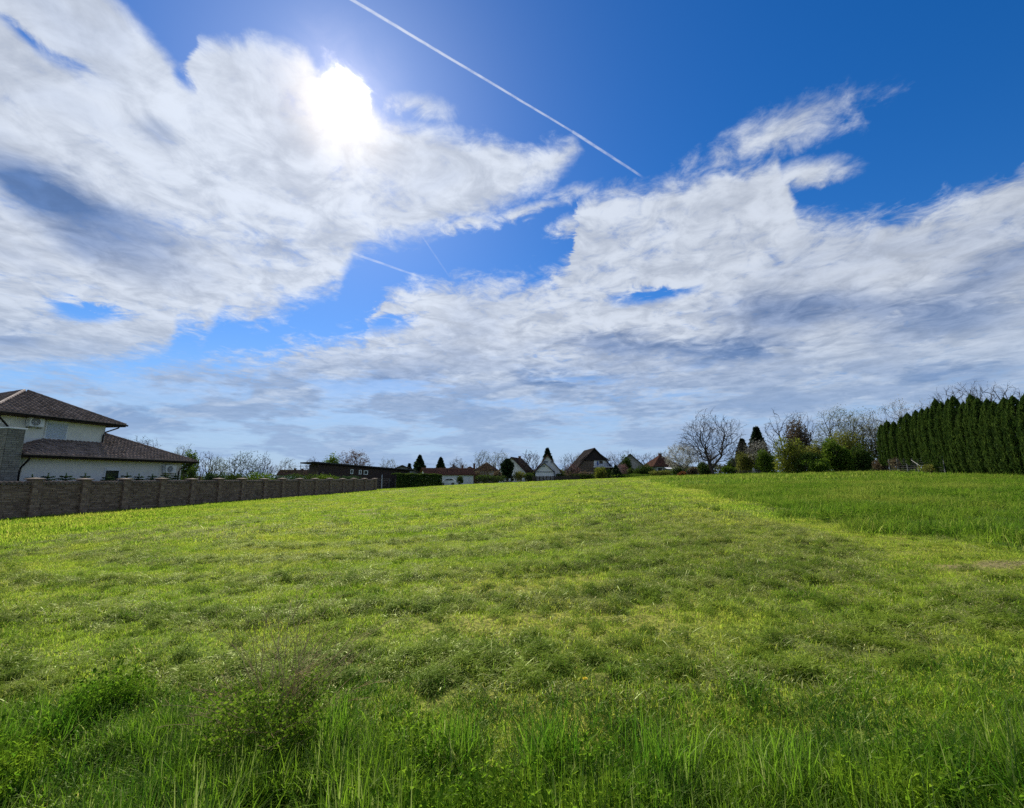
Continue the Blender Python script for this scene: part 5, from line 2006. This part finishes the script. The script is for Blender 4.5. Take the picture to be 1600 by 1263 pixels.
# ---- the tall thuja row on the right
def thuja_meshes(seed):
    g = np.random.default_rng(seed)
    n = 7000
    t = g.random(n)
    an = g.random(n) * 2 * PI
    prof = np.where(t < .12, .72 + 2.2 * t, np.where(t < .62, 1.0, np.clip((1 - t) / .36, 0, 1) ** .56))
    lob = 1 + .10 * np.sin(an * 3 + seed) + .11 * np.sin(an * 7 + t * 6 + seed) + .06 * np.sin(t * 40 + an * 4)
    r = prof * lob * (1 - .35 * g.random(n) ** 2.2) * .5
    lean = .05 * np.sin(seed * 1.7) * t
    C = np.stack([r * np.cos(an) + lean, r * np.sin(an), t * .985 + .01], -1)
    out = np.stack([np.cos(an) * .7, np.sin(an) * .7, np.full(n, 1.3)], -1)
    V, Fc, rn = leaf_quads(C * np.array([1.45, 1.45, 5.0]), 0.085, seed, 2.1, out=out * 1.3, jitter=.55)
    # a few loose tip sprays
    m2 = 160
    tz = 4.7 + .36 * g.random(m2)
    C2 = np.stack([g.normal(0, .08, m2) * (5.25 - tz) + .05 * np.sin(seed * 1.7) * 1.45, g.normal(0, .10, m2) * (5.25 - tz), tz], -1)
    V2, F2, r2 = leaf_quads(C2, 0.07, seed + 50, 2.4, out=np.tile([0, 0, 2.0], (m2, 1)), jitter=.5)
    V, Fc, rn = np.concatenate([V, V2]), np.concatenate([Fc, F2 + len(V)]), np.concatenate([rn, r2])
    crown = mk('crown', V, Fc, M_thuja, rn)
    # inner mass of old wood and dense twigs
    segs = [(Vector((0, 0, -.6)), Vector((0, 0, 2.4)), .09, .06, 0), (Vector((0, 0, 2.4)), Vector((0, 0, 4.7)), .06, .01, 0)]
    for i in range(70):
        z = .35 + 4.0 * i / 70
        a = i * 2.4
        q = .52 * (1 if z < 3 else (5.0 - z) / 2)
        segs.append((Vector((0, 0, z)), Vector((math.cos(a) * q, math.sin(a) * q, z + .7 * (1 if z < 3.8 else .6))), .022, .008, 1))
    return crown, mk('trunk', *tubes(segs, 5), M_bark)


th_var = [thuja_meshes(s_) for s_ in (1, 2, 3, 4)]
T0, T1 = at(1387, 745, 54), at(1600, 745, 31)
TD = (T1 - T0)
TD.z = 0
thuja_tops = [(1387, 665), (1397, 659.5), (1408, 660.5), (1420, 653.5), (1433, 647), (1446, 643), (1457, 640), (1466, 638.5), (1479, 625), (1489, 629), (1499, 624.5), (1509, 620), (1523, 630),
              (1537, 617), (1548, 623), (1562, 625), (1575, 628.5), (1591, 623), (1606, 620), (1626, 617), (1648, 618), (1674, 612)]
thuja_words = ['shortest thuja at the far end of the dark row, beside the brambles', 'second thuja from the far end of the dark row', 'third thuja from the far end of the dark row, slightly thin', 'fourth thuja from the far end of the dark row',
               'fifth thuja from the far end of the dark row', 'sixth thuja from the far end, above the leaning pole', 'seventh thuja from the far end of the dark row', 'eighth thuja from the far end, before the step up in height',
               'first of the taller thujas, its foliage reaching the ground', 'second of the taller thujas, a little lower than its neighbours', 'third of the taller thujas in the dark row', 'fourth of the taller thujas, with a sharp narrow tip',
               'blunt topped thuja in the middle of the taller group', 'highest pointed thuja in the middle of the taller group', 'thuja just right of the highest pointed one', 'thuja two to the right of the highest pointed one, narrow',
               'broad thuja third from the right edge of the photo', 'rounded tall thuja second from the right edge of the photo', 'thuja cut by the right edge of the photo', 'thuja just past the right end of the view', 'second thuja past the right end of the view', 'third thuja past the right end of the view']
for i, (px, top) in enumerate(thuja_tops):
    d = ray(px, 745)
    k = (T0.x * d.y - T0.y * d.x) / (TD.y * d.x - TD.x * d.y)
    q = Vector((T0.x, T0.y, 0)) + TD * k
    if px > 1600 and i > 18:
        pass
    gz_ = float(base_h(q.x, q.y))
    ztop_ = at(px, top - 3, q.y).z
    raised = 0.75 if i < 8 else 0.05
    h = ztop_ - gz_ - raised
    r_ = empty('thuja_tree', (q.x, q.y, gz_ + raised), thuja_words[i], 'tree', 'row of tall thujas on the right', (i * 2.1) % 6.28)
    wsc = (0.80 + 0.20 * ((i * 37) % 10) / 10) * (1.0 if i >= 8 else 0.98)
    cr, tk = th_var[(i * 5) % 4]
    for nm, me in (('crown', cr), ('trunk', tk)):
        o = new_obj(nm, me, r_)
        o.scale = (wsc, wsc, h / 5.15)

sp_words = ['leftmost, beside the stone chimney', 'second from the stone chimney', 'third from the stone chimney, widest of the first four', 'fourth from the stone chimney, left of the lower window',
            'in front of the dark lower window', 'just right of the lower window', 'midway between lower window and wall mounted air conditioner', 'left of the lower air conditioner', 'below the lower air conditioner', 'beside the downpipe at the house corner']


def young_spruce(label, loc, h, w, seed):
    g = random.Random(seed)
    segs = [(Vector((0, 0, -.1)), Vector((0, 0, h)), .03, .006, 0)]
    C, O = [], []
    tiers = 12
    for i in range(tiers):
        t = 0.12 + 0.86 * i / tiers
        nb_ = 6 if t < .8 else 4
        for k in range(nb_):
            a = k * 2 * PI / nb_ + i * .5 + g.gauss(0, .15)
            L = w / 2 * (1 - t) ** .75 * g.uniform(.8, 1.1) + .06
            d = Vector((math.cos(a), math.sin(a), .12 + .30 * t))
            p0 = Vector((0, 0, t * h))
            p1 = p0 + d * L * .6
            p2 = p1 + Vector((d.x, d.y, .02)) * L * .45
            segs += [(p0, p1, .010, .006, 1), (p1, p2, .006, .003, 1)]
            for u in np.linspace(.08, 1, 20):
                q = p0.lerp(p1, u / .55) if u < .55 else p1.lerp(p2, (u - .55) / .45)
                for _ in range(3):
                    C.append((q.x + g.gauss(0, .018), q.y + g.gauss(0, .018), q.z + g.gauss(0, .014)))
                    O.append((d.x + g.gauss(0, .5), d.y + g.gauss(0, .5), .1 + g.gauss(0, .5)))
    for u in np.linspace(.80, 1.02, 12):
        for _ in range(3):
            C.append((g.gauss(0, .012), g.gauss(0, .012), u * h)); O.append((g.gauss(0, .6), g.gauss(0, .6), .8))
    V, Fc, rn = leaf_quads(np.array(C), .034, seed, 4.6, out=np.array(O), jitter=.15)
    tree_obj('young_spruce', label, 'tree', loc, 'young spruces behind the stone wall', [('trunk', mk('trunk', *tubes(segs, 4), M_bark)), ('needles', mk('needles', V, Fc, M_spruce, rn))])


# ---- young spruces between the stone wall and the house
sp = [(50, 746), (75, 744), (103, 743.5), (133, 744), (168, 746), (198, 743.5), (217, 745), (238, 744.5), (258, 742.5), (274, 743.5)]
for i, (px, top) in enumerate(sp):
    # one metre behind the wall
    W1 = W0 + HN * 1.1
    d = ray(px, 745)
    s_ = (W1.x * d.y - W1.y * d.x) / (HD.y * d.x - HD.x * d.y)
    q = W1 + HD * s_
    gz_ = float(base_h(q.x, q.y))
    h = at(px, top - 3.0, q.y).z - gz_
    young_spruce('young spruce tip above the wall, ' + sp_words[i], Vector((q.x, q.y, gz_)), h, 2.0 + .3 * (i % 3), 100 + i)

# ---- the big walnut and its neighbours
bare_tree('large spreading bare walnut tree standing alone, tallest in the centre right', 1065, 1163, 645, 75, 5, levels=5, limbs=8, kids=(5, 4, 4, 3), up=0.1, r0=0.30, start=0.20, name='walnut_tree', rmin=0.020, group=None, dens=1500)
bare_tree('white blossoming tree left of the large bare walnut', 1040, 1094, 693, 80, 8, M_barkgrey, levels=4, limbs=7, kids=(5, 4, 3), leaves=(M_blossom, 7, 0.10, 0.22, 'blossom'), name='blossom_tree', group='blossoming trees', up=.3)
bare_tree('white blossoming tree between the dark fir and the yellow green shrubs', 1168, 1206, 688, 74, 9, M_bark, levels=4, limbs=6, kids=(5, 4, 3), leaves=(M_blossom, 2, 0.08, 0.28, 'blossom'), name='blossom_tree', group='blossoming trees', start=.35)
bare_tree('broad white blossoming tree behind the near end of the short thujas', 1368, 1482, 622, 60, 10, M_barkgrey, levels=4, limbs=8, kids=(6, 4, 3), leaves=(M_blossom, 3, 0.09, 0.25, 'blossom'), name='blossom_tree', group='blossoming trees', up=.3)
bare_tree('bare spreading tree rising behind the tallest thujas, left one', 1470, 1560, 600, 52, 12, levels=5, limbs=7, kids=(5, 4, 3, 3), up=.2, rmin=0.016, start=.4, dens=420)
bare_tree('bare spreading tree rising behind the tallest thujas, right one', 1530, 1612, 597, 47, 13, levels=5, limbs=7, kids=(5, 4, 3, 3), up=.15, rmin=0.015, start=.4)
bare_tree('bare fan shaped tree behind the yellow green shrub', 1196, 1268, 643, 76, 14, levels=4, limbs=9, kids=(6, 4, 3), up=.5, start=.15, wob=.14)
bare_tree('bare tree with long upright shoots behind the brown leaved tree', 1232, 1282, 640, 80, 15, levels=4, limbs=8, kids=(6, 4, 3), up=.6, start=.2, wob=.12)
leafy_shrub('reddish brown leaved tree above the yellow green shrub', 1228, 1278, 654, 74, 16, M_brown, 5200, .17, name='brown_leaved_tree', cat='tree', bottom=.25)
bare_tree('thin budding tree with pale green haze, tallest of the right shrubbery', 1284, 1352, 638, 70, 17, M_barkgrey, levels=4, limbs=9, kids=(6, 4, 4), up=.6, start=.1, dens=800, wob=.13, leaves=(M_olive, 7, .09, .30), name='budding_tree', group='budding trees in the right shrubbery')
bare_tree('thin budding tree right of the tallest one, beside the thuja row', 1325, 1388, 646, 68, 18, M_barkgrey, levels=4, limbs=8, kids=(6, 4, 4), up=.5, start=.1, dens=800, wob=.14, leaves=(M_olive, 8, .09, .30), name='budding_tree', group='budding trees in the right shrubbery')
bare_tree('grey twiggy tree behind the blossom at the start of the thujas', 1355, 1402, 655, 66, 19, M_barkgrey, levels=4, limbs=7, kids=(5, 4, 3), dens=800, up=.5, leaves=(M_olive, 4, .08, .3), name='budding_tree', group='budding trees in the right shrubbery')
leafy_shrub('bright yellow green shrub at the left end of the right shrubbery', 1203, 1262, 681, 62, 20, M_yg, 6500, .14)
leafy_shrub('olive green shrub in the middle of the right shrubbery', 1248, 1306, 684, 64, 21, M_olive, 6000, .14)
leafy_shrub('tall olive green thicket under the budding trees', 1292, 1362, 672, 66, 22, M_olive, 7500, .14)
leafy_shrub('fresh green bush with drooping sprays in front of the thicket', 1282, 1335, 682, 60, 23, M_mid, 7000, .15)
leafy_shrub('dark green bush low in the middle of the right shrubbery', 1244, 1288, 706, 60, 24, M_dkgreen, 3600, .14)
leafy_shrub('dark green bush right of the drooping green one', 1322, 1372, 692, 60, 25, M_dkgreen, 5500, .14)
leafy_shrub('fresh low green bush at the foot of the shrubbery', 1255, 1300, 716, 58, 26, M_mid, 2600, .13)
leafy_shrub('brown dead bramble heap at the far end of the thujas', 1364, 1396, 712, 55, 27, M_brown, 2600, .10, name='bramble_heap', cat='brambles', group='brown brambles under the thujas')
leafy_shrub('long low brown bramble under the shortest thujas', 1390, 1440, 715, 50, 28, M_brown, 2000, .10, name='bramble_heap', cat='brambles', group='brown brambles under the thujas', flat=.5)
leafy_shrub('pale dry weeds heaped in front of the pale wire fence', 1436, 1486, 725, 42, 29, M_olive, 1400, .08, name='bramble_heap', cat='brambles', group='brown brambles under the thujas', flat=.4)
conifer('dark pointed fir right of the walnut, tallest of the two', 1165, 1211, 670, 86, 30, size=.3, n=4600, power=.95)
conifer('small dark fir just left of the taller one', 1146, 1182, 687, 86, 31, size=.3, n=2400)
leafy_shrub('dark evergreen bush behind the trunk of the walnut', 1086, 1112, 722, 88, 32, M_dkgreen, 3000, .16)
leafy_shrub('dark thicket to the right of the walnut trunk', 1132, 1170, 714, 88, 33, M_dkgreen, 3600, .16)
leafy_shrub('dark bushes below the white blossom right of the walnut', 1165, 1212, 704, 80, 34, M_dkgreen, 3600, .15)
leafy_shrub('low green hedge bush left of the walnut trunk', 1094, 1120, 730, 76, 35, M_dkgreen, 1600, .13)
leafy_shrub('low brighter green bush right of the walnut trunk', 1128, 1154, 728, 75, 36, M_mid, 1600, .13)
leafy_shrub('small orange leaved shrub at the field edge under the white blossom', 1057, 1076, 736, 78, 37, M_orange, 900, .11, name='orange_shrub', group=None)
bare_tree('thin grey bare tree between the walnut and the dark fir', 1135, 1180, 690, 82, 38, M_barkgrey, levels=4, limbs=6, kids=(5, 4, 3), up=.35)

# ---- gardens in the middle distance, right of centre
bare_tree('bare tree between the overgrown house and the red brown house', 996, 1030, 707, 118, 40, levels=4, limbs=7, kids=(5, 4, 3), up=.3)
bare_tree('pale bare tree rising behind the overgrown house', 960, 1003, 702, 124, 41, M_bark, levels=4, limbs=7, kids=(5, 4, 3), up=.35)
leafy_shrub('dark creeper covered bush against the overgrown house', 967, 990, 710, 106, 42, M_dkgreen, 2600, .18, bottom=.1)
leafy_shrub('dark green garden bush right of the overgrown house', 988, 1022, 723, 100, 43, M_dkgreen, 2600, .17)
leafy_shrub('brownish hedge bush in front of the red brown house', 1012, 1048, 735, 96, 44, M_olive, 1600, .15, flat=.5)
bare_tree('pink blossoming tree in front of the overgrown house', 965, 981, 725, 98, 45, levels=3, limbs=6, kids=(5, 4), leaves=(M_pink, 2, .07, .14, 'blossom'), name='pink_blossom_tree', group='pink blossoming trees')
bare_tree('pink blossoming tree between the two gabled houses', 880, 907, 724, 100, 46, levels=4, limbs=6, kids=(4, 4, 3), leaves=(M_pink, 1, .08, .2, 'blossom'), name='pink_blossom_tree', group='pink blossoming trees')
leafy_shrub('yellow green bush under the white balcony', 927, 952, 728, 98, 47, M_yg, 2600, .15)
conifer('small dark conical conifer right of the balcony house', 951, 974, 727, 97, 48, n=1300, size=.34)
bare_tree('bare tree between the white gabled house and the dark roofed house', 874, 906, 708, 112, 49, levels=4, limbs=7, kids=(5, 4, 3), up=.3)
bare_tree('wide dark bare tree left of the white gabled house', 812, 848, 702, 106, 50, levels=4, limbs=7, kids=(5, 4, 3), up=.25, rmin=.03)
conifer('dark conifer top behind the ridge of the white gabled house', 840, 872, 702, 116, 51, n=2600, size=.3)
conifer('tall columnar dark conifer in front of the steep roofed house', 783, 802, 717.5, 102, 52, n=2600, size=.24, columnar=True, name='columnar_conifer', group=None)
bare_tree('light bare budding tree behind the brown hip roofed house, left', 738, 770, 702, 124, 53, M_bark, levels=4, limbs=7, kids=(5, 4, 3), up=.35, leaves=(M_olive, 1, .14, .3))
bare_tree('light bare budding tree behind the brown hip roofed house, right', 764, 796, 702, 126, 54, M_bark, levels=4, limbs=7, kids=(5, 4, 3), up=.35, leaves=(M_olive, 1, .14, .3))
bare_tree('brown twiggy tree in front of the brown hip roofed house', 746, 768, 724, 104, 55, M_barkred, levels=4, limbs=6, kids=(4, 4, 3), up=.3, leaves=(M_brown, 1, .12, .2))
leafy_shrub('dark green garden hedge below the brown hip roofed house', 742, 772, 742, 100, 56, M_dkgreen, 1500, .15, flat=.4)
leafy_shrub('dull bush between the columnar conifer and the white gabled house', 800, 826, 735, 101, 57, M_olive, 1700, .15)
leafy_shrub('dark bush filling the garden right of the columnar conifer', 815, 838, 738, 100, 58, M_dkgreen, 1500, .15)
leafy_shrub('dark low garden bushes behind the picket fence', 880, 928, 740, 101, 59, M_dkgreen, 2200, .15, flat=.5)
leafy_shrub('round green bush in front of the bungalow wall', 711, 726, 742.5, 96, 60, M_dkgreen, 1300, .12, nb_=3)
leafy_shrub('dark low hedge right of the bungalow', 745, 790, 743, 99, 61, M_dkgreen, 2000, .14, flat=.4)
leafy_shrub('low green bushes at the end of the field below the dark roofed house', 950, 1015, 740.5, 97, 62, M_mid, 2200, .14, flat=.4)
conifer('dark conifer left of the bungalow roof, tallest of the two', 638, 672, 712.5, 118, 63, n=3600, size=.26, power=.8)
conifer('dark conifer behind the bungalow ridge, narrower of the two', 674, 702, 715.5, 118, 64, n=3000, size=.26, power=.8)
conifer('small dark conifer peeping over the shed roof', 628, 650, 725, 120, 65, n=1100, size=.3)

for i, (a, c, tp, Yq, mt, wd) in enumerate(((766, 786, 735, 103, M_brown, 'brown bush left of the columnar conifer'), (826, 846, 737, 103, M_dkgreen, 'dark bush at the left corner of the white gabled house'),
        (868, 890, 736, 103, M_dkgreen, 'dark bush at the right corner of the white gabled house'), (900, 930, 736, 102, M_brown, 'brown bush under the boarded half of the dark roofed house'),
        (944, 962, 733, 101, M_mid, 'green bush right of the white balcony'), (972, 996, 730, 103, M_dkgreen, 'wide dark bush under the pink blossom'), (1000, 1030, 728, 101, M_dkgreen, 'tall dark bush left of the red brown house'),
        (1024, 1052, 733, 99, M_dkgreen, 'dark bush before the wall of the red brown house'), (1046, 1076, 727, 90, M_dkgreen, 'dark bush at the foot of the white blossom tree'), (1072, 1094, 728, 88, M_brown, 'brown bush between white blossom and walnut'),
        (634, 660, 733, 108, M_dkgreen, 'dark bush between shed and bungalow'), (736, 756, 735, 110, M_brown, 'brown bush at the right end of the bungalow'))):
    leafy_shrub(wd, a, c, tp, Yq, 300 + i, mt, 1700, .17, name='garden_bush', cat='bush', group='bushes in the far gardens')

# ---- left side, behind the wall and the brown building
leafy_shrub('fresh green tree top rising behind the brown building roof', 497, 531, 707, 92, 70, M_mid, 3200, .2, name='green_tree', cat='tree', bottom=.2, group=None)
bare_tree('rusty budding tree behind the brown building roof', 527, 578, 705, 96, 71, M_barkred, levels=4, limbs=8, kids=(5, 4, 3), up=.2, leaves=(M_rust, 3, .13, .18), name='rusty_tree', group=None, start=.45)
bare_tree('dense grey twiggy tree above the stone wall, roundest on the left', 350, 408, 707, 62, 72, levels=5, limbs=8, kids=(5, 4, 3, 3), up=.2, leaves=(M_dkgreen, 3, .09, .2), rmin=.016, start=.1, dens=900)
bare_tree('bare purplish tree right of the house roof corner', 304, 334, 703, 66, 73, M_barkred, levels=4, limbs=7, kids=(5, 4, 3), up=.5, wob=.14)
bare_tree('pale yellowish budding bush right of the purplish bare tree', 326, 354, 713, 64, 74, M_bark, levels=4, limbs=8, kids=(5, 4, 3), up=.5, wob=.12, leaves=(M_olive, 2, .08, .2), name='budding_tree', group=None)
bare_tree('very thin young birch standing right of the round grey tree', 400, 424, 708, 64, 75, M_barkgrey, levels=2, limbs=6, kids=(3,), up=.6, rmin=.02, r0=.06)
bare_tree('low reddish bare bush left of the distant house', 406, 446, 726, 70, 76, M_barkred, levels=4, limbs=7, kids=(5, 4, 3), up=.25)
leafy_shrub('dark green tree crown just behind the lower roof end', 276, 306, 701, 70, 77, M_mid, 3200, .16, name='green_tree', cat='tree', bottom=.2, group=None)
leafy_shrub('dark bush in the shade beside the house corner', 286, 312, 726, 48, 78, M_dkgreen, 2200, .12)
bare_tree('bare tree tops showing over the lower house roof', 176, 244, 682, 66, 79, M_bark, levels=4, limbs=8, kids=(5, 4, 3), up=.3, start=.5)
hw = [(312, 352, 738), (345, 385, 740), (380, 425, 738), (420, 460, 742), (452, 492, 740), (486, 526, 741), (520, 562, 743)]
hl_ = ['right of the house corner', 'below the yellowish budding bush', 'below the round grey tree', 'below the low reddish bush', 'below the distant house', 'at the near end of the brown building', 'below the small windows of the brown building']
for i, (a, c, tp) in enumerate(hw):
    leafy_shrub('green hedge bush along the stone wall, ' + hl_[i], a, c, tp, 40 + i * 4.0, 90 + i, M_spruce if i % 3 == 0 else (M_dkgreen if i % 3 == 1 else M_mid), 1900, .11, group='hedge bushes along the stone wall', flat=.6)
# the dense dark hedge behind the wire fence
hp0, hp1 = at(616, 745, 74), at(687, 745, 90)
root = empty('dark_hedge', (hp0.x, hp0.y, 0), 'dense clipped dark green hedge behind the thin fence posts', 'hedge')
g = np.random.default_rng(5)
n = 12000
t, v, u = g.random(n), g.random(n), g.random(n)
face = g.random(n)
wdt = 1.1
X = hp0.x + (hp1.x - hp0.x) * t
Yv = hp0.y + (hp1.y - hp0.y) * t
e_ = np.array([hp1.x - hp0.x, hp1.y - hp0.y]); e_ /= np.linalg.norm(e_)
off = np.where(face < .7, -wdt / 2 * (1 - .25 * u ** 2), (u - .5) * wdt)
gzv = base_h(X, Yv)
ztv = np.array([at(800, 741.5, 82).z] * n) + .08 * np.sin(t * 25)
Z = np.where(face < .7, gzv + (ztv - gzv) * v, ztv + g.normal(0, .05, n))
C = np.stack([X + e_[1] * off * -1 * -1 - hp0.x, Yv - e_[0] * off * -1 * -1 - hp0.y, Z], -1)
C = np.stack([X - hp0.x - e_[1] * off, Yv - hp0.y + e_[0] * off, Z], -1)
V, Fc, rn = leaf_quads(C, .16, 5, 1.3)
new_obj('foliage', mk('foliage', V, Fc, M_dkgreen, rn), root)
segs = []
for i in range(40):
    tt = (i + .5) / 40
    q = Vector(((hp1.x - hp0.x) * tt, (hp1.y - hp0.y) * tt, 0))
    gz_ = float(base_h(q.x + hp0.x, q.y + hp0.y))
    segs.append((q + Vector((0, 0, gz_ - .1)), q + Vector((.05, 0, gz_ + 1.6)), .05, .03, 0))
new_obj('stems', mk('stems', *tubes(segs, 4), M_bark), root)


# ------------------------------------------------------------------ things standing in the verge near the camera
def gz_at(px, py):
    x_, y_ = ground_px(px, py)
    return Vector((x_, y_, float(ground_h(x_, y_))))


M_stalk = mottled('dry_stalk', (0.28, 0.20, 0.085), (0.50, 0.38, 0.17), 20, 3, 0.8, 0.2, 0.1, 0.002)
M_bramble_leaf = LF('bramble_leaves', (0.050, 0.110, 0.008), (0.120, 0.190, 0.014), tc=2.0, trans=.5, spec=.1)
M_tuss = leafy('tussock_blades', (0.048, 0.130, 0.008), (0.125, 0.225, 0.016), None, trans=0.56, tc=2.05, spec=0.25, rough=0.4, tipdry=(0.18, 0.22, 0.06))


def stalks(label, px, py, H, W_, seed, n, lean, mat=M_stalk, name='dry_stalks', twig=2, r=.0028, cat='weed'):
    p = gz_at(px, py)
    g = random.Random(seed)
    segs = []
    for i in range(n):
        a = g.random() * 6.28
        q = Vector((math.cos(a), math.sin(a), 0)) * W_ * .25 * math.sqrt(g.random())
        d = Vector((lean[0] + g.gauss(0, .28), lean[1] + g.gauss(0, .22), 1)).normalized()
        L = H * g.uniform(.55, 1.05)
        k = 9
        pts = [q]
        bend = Vector((g.gauss(0, .05) + lean[0] * .10, g.gauss(0, .05) + lean[1] * .10, -0.03 - .05 * g.random()))
        for j in range(k):
            d = (d + bend + Vector((g.gauss(0, .05), g.gauss(0, .05), g.gauss(0, .04)))).normalized()
            pts.append(pts[-1] + d * L / k)
            r0 = r * (1 - .6 * j / k)
            segs.append((pts[-2], pts[-1], r0, r0 * .94, 0))
            if j > 2 and g.random() < .65:
                for _ in range(twig):
                    dd = (d + Vector((g.gauss(0, .6), g.gauss(0, .6), g.gauss(0, .35)))).normalized()
                    a0 = pts[-1]
                    for m_ in range(3):
                        dd = (dd + Vector((g.gauss(0, .15), g.gauss(0, .15), .06))).normalized()
                        b0 = a0 + dd * L * .06
                        segs.append((a0, b0, r * .42, r * .3, 1))
                        a0 = b0
    root = empty(name, p, label, cat)
    new_obj('stems', mk('stems', *tubes([s_ for s_ in segs if s_[4] == 0], 4), mat), root)
    new_obj('twigs', mk('twigs', *tubes([s_ for s_ in segs if s_[4] == 1], 3), mat), root, kind='stuff')
    return root


bs = stalks('tall dry brown twiggy weed stalks rising from the leafy clump at lower left', 428, 1165, .95, .45, 3, 34, (-.02, .10))
stalks('dry brown stalks leaning left out of the leafy clump', 405, 1160, .62, .5, 4, 22, (-.70, .12), name='dry_stalks')
stalks('thin upright dry stalks right of the leafy clump', 470, 1150, .62, .4, 6, 10, (.15, .1), name='dry_stalks')
p = gz_at(425, 1175)
g = np.random.default_rng(77)
segs, tips = grow_tree(.42, .75, 78, levels=3, multi=10, kids=(5, 3), rmin=.0015, r0=.006)
ends = np.array([s_[1][:] for s_ in segs if s_[4] >= 2])
C = np.repeat(ends, 7, 0) + g.normal(0, .030, (len(ends) * 7, 3))
V, Fc, rn = leaf_quads(C, .0135, 78, 1.5)
tree_obj('leafy_bush', 'low leafy green bramble bush tangled with dry stalks at lower left', 'bush', p, None, [('stems', mk('stems', *tubes(segs, 4), M_stalk)), ('foliage', mk('foliage', V, Fc, M_bramble_leaf, rn))])
for (px, py, H_, W_, n_, sd_, lb) in ((868, 1222, .50, .17, 210, 201, 'tall grass tussock at the bottom centre, the fullest upright one'), (515, 1175, .42, .13, 130, 202, 'upright grass tussock just right of the leafy bush'),
                                      (1035, 1225, .42, .16, 150, 203, 'grass tussock right of the fullest one, leaning slightly'), (700, 1185, .32, .16, 120, 204, 'short grass tussock leaning right, left of the fullest one'),
                                      (60, 1170, .34, .20, 150, 205, 'broad grass tussock near the left edge of the photo'), (1240, 1235, .36, .2, 150, 206, 'loose grass tussock at the bottom right of centre'),
                                      (1470, 1225, .34, .2, 150, 207, 'loose grass tussock near the bottom right corner')):
    p = gz_at(px, py)
    V, Fc, rn = joined(blades(n_, W_, H_ * .55, H_ * 1.05, .0070, .20, .75, sd_, segs=4), blades(n_, W_ * 1.6, H_ * .25, H_ * .7, .0065, .35, 1.1, sd_ + 40, segs=4))
    t_ = new_obj('grass_tussock', mk('grass_tussock', V, Fc, M_tuss, rn), label=lb, cat='grass tussock', group='tussocks of tall grass in the verge')
    t_.location = p
# yellow dandelion at the edge of the mown grass
p = gz_at(915, 1096)
dn = empty('dandelion', p, 'single yellow dandelion flower at the edge of the mown grass, right of centre', 'flower')
m = MB(); m.tube([(0, 0, -.02), (.004, 0, .06), (.0, .004, .115)], .0022, 5); m.build('stem', M_tuss, dn)
M_yellow, _nb, _o = new_mat('yellow_petals')
principled(_nb, _o, (0.80, 0.60, 0.02), .6, .2)
V, Fc = [], []
for rg, (rr_, zz_) in enumerate(((.019, .117), (.014, .121), (.009, .124))):
    for i in range(16):
        a = 2 * PI * i / 16 + rg * .2
        c_ = len(V)
        ca, sa = math.cos(a), math.sin(a)
        V += [(ca * .002 - sa * .0005, sa * .002 + ca * .0005, zz_ - .004), (ca * rr_ + sa * .0022, sa * rr_ - ca * .0022, zz_ + .003), (ca * rr_ * 1.08, sa * rr_ * 1.08, zz_ + .002), (ca * rr_ - sa * .0022, sa * rr_ + ca * .0022, zz_ + .003)]
        Fc.append((c_, c_ + 1, c_ + 2, c_ + 3))
new_obj('petals', mk('petals', np.array(V), np.array(Fc), M_yellow), dn)


# ------------------------------------------------------------------ woods and gardens far beyond, one mass
g = np.random.default_rng(99)
n = 70000
ang_ = np.radians(g.uniform(-62, 62, n))
rad_ = 172 + g.normal(0, 5, n)
prof = 2.2 + 2.6 * fbm(np.degrees(ang_) * 0.55 + 40, np.zeros(n), 5, 4, .6) + 3.0 * np.clip(np.degrees(ang_) - 12, 0, 20) / 20 * fbm(np.degrees(ang_) * .3 + 90, np.zeros(n), 8, 3)
X, Yv = rad_ * np.sin(ang_), rad_ * np.cos(ang_)
Z = base_h(X, Yv) + prof * g.random(n) ** .8 * (1 + .25 * g.normal(size=n).clip(-1, 1) * .3) - .3
M_far = LF('far_woodland', (0.040, 0.046, 0.020), (0.080, 0.080, 0.034), trans=.3, nscale=.08)
V, Fc, rn = leaf_quads(np.stack([X, Yv, Z], -1), .42, 99, 1.2)
new_obj('far_woodland', mk('far_woodland', V, Fc, M_far, rn), label='low far off belt of trees and gardens along the horizon', cat='woodland', kind='stuff')

for i, (a, c, tp, Yq, wd) in enumerate(((590, 622, 716, 130, 'bare tree behind the shed, left of the tallest conifer'), (700, 730, 714, 138, 'bare tree showing over the ridge of the grey brown roof'),
        (896, 920, 706, 126, 'bare tree rising at the left slope of the dark roof'), (940, 972, 708, 128, 'bare tree rising at the right slope of the dark roof'), (1022, 1054, 704, 130, 'bare tree behind the ridge of the red brown house'),
        (1090, 1124, 700, 110, 'thin bare tree behind the left side of the walnut crown'), (430, 462, 716, 120, 'bare tree behind the distant house, left side'), (474, 500, 714, 118, 'bare tree at the left end of the brown building'),
        (268, 300, 692, 90, 'bare tree behind the end of the lower house roof'))):
    bare_tree(wd, a, c, tp, Yq, 400 + i, M_bark if i % 2 else M_barkred, dens=380, leaves=(M_brown if i % 2 else M_olive, 1, .12, .25), up=.3)

leafy_shrub('olive green bush in front of the dark firs, right of the walnut', 1146, 1182, 704, 76, 501, M_olive, 3600, .13)
leafy_shrub('muted green bush between the firs and the yellow green shrub', 1180, 1214, 699, 70, 502, M_mid, 3800, .13)
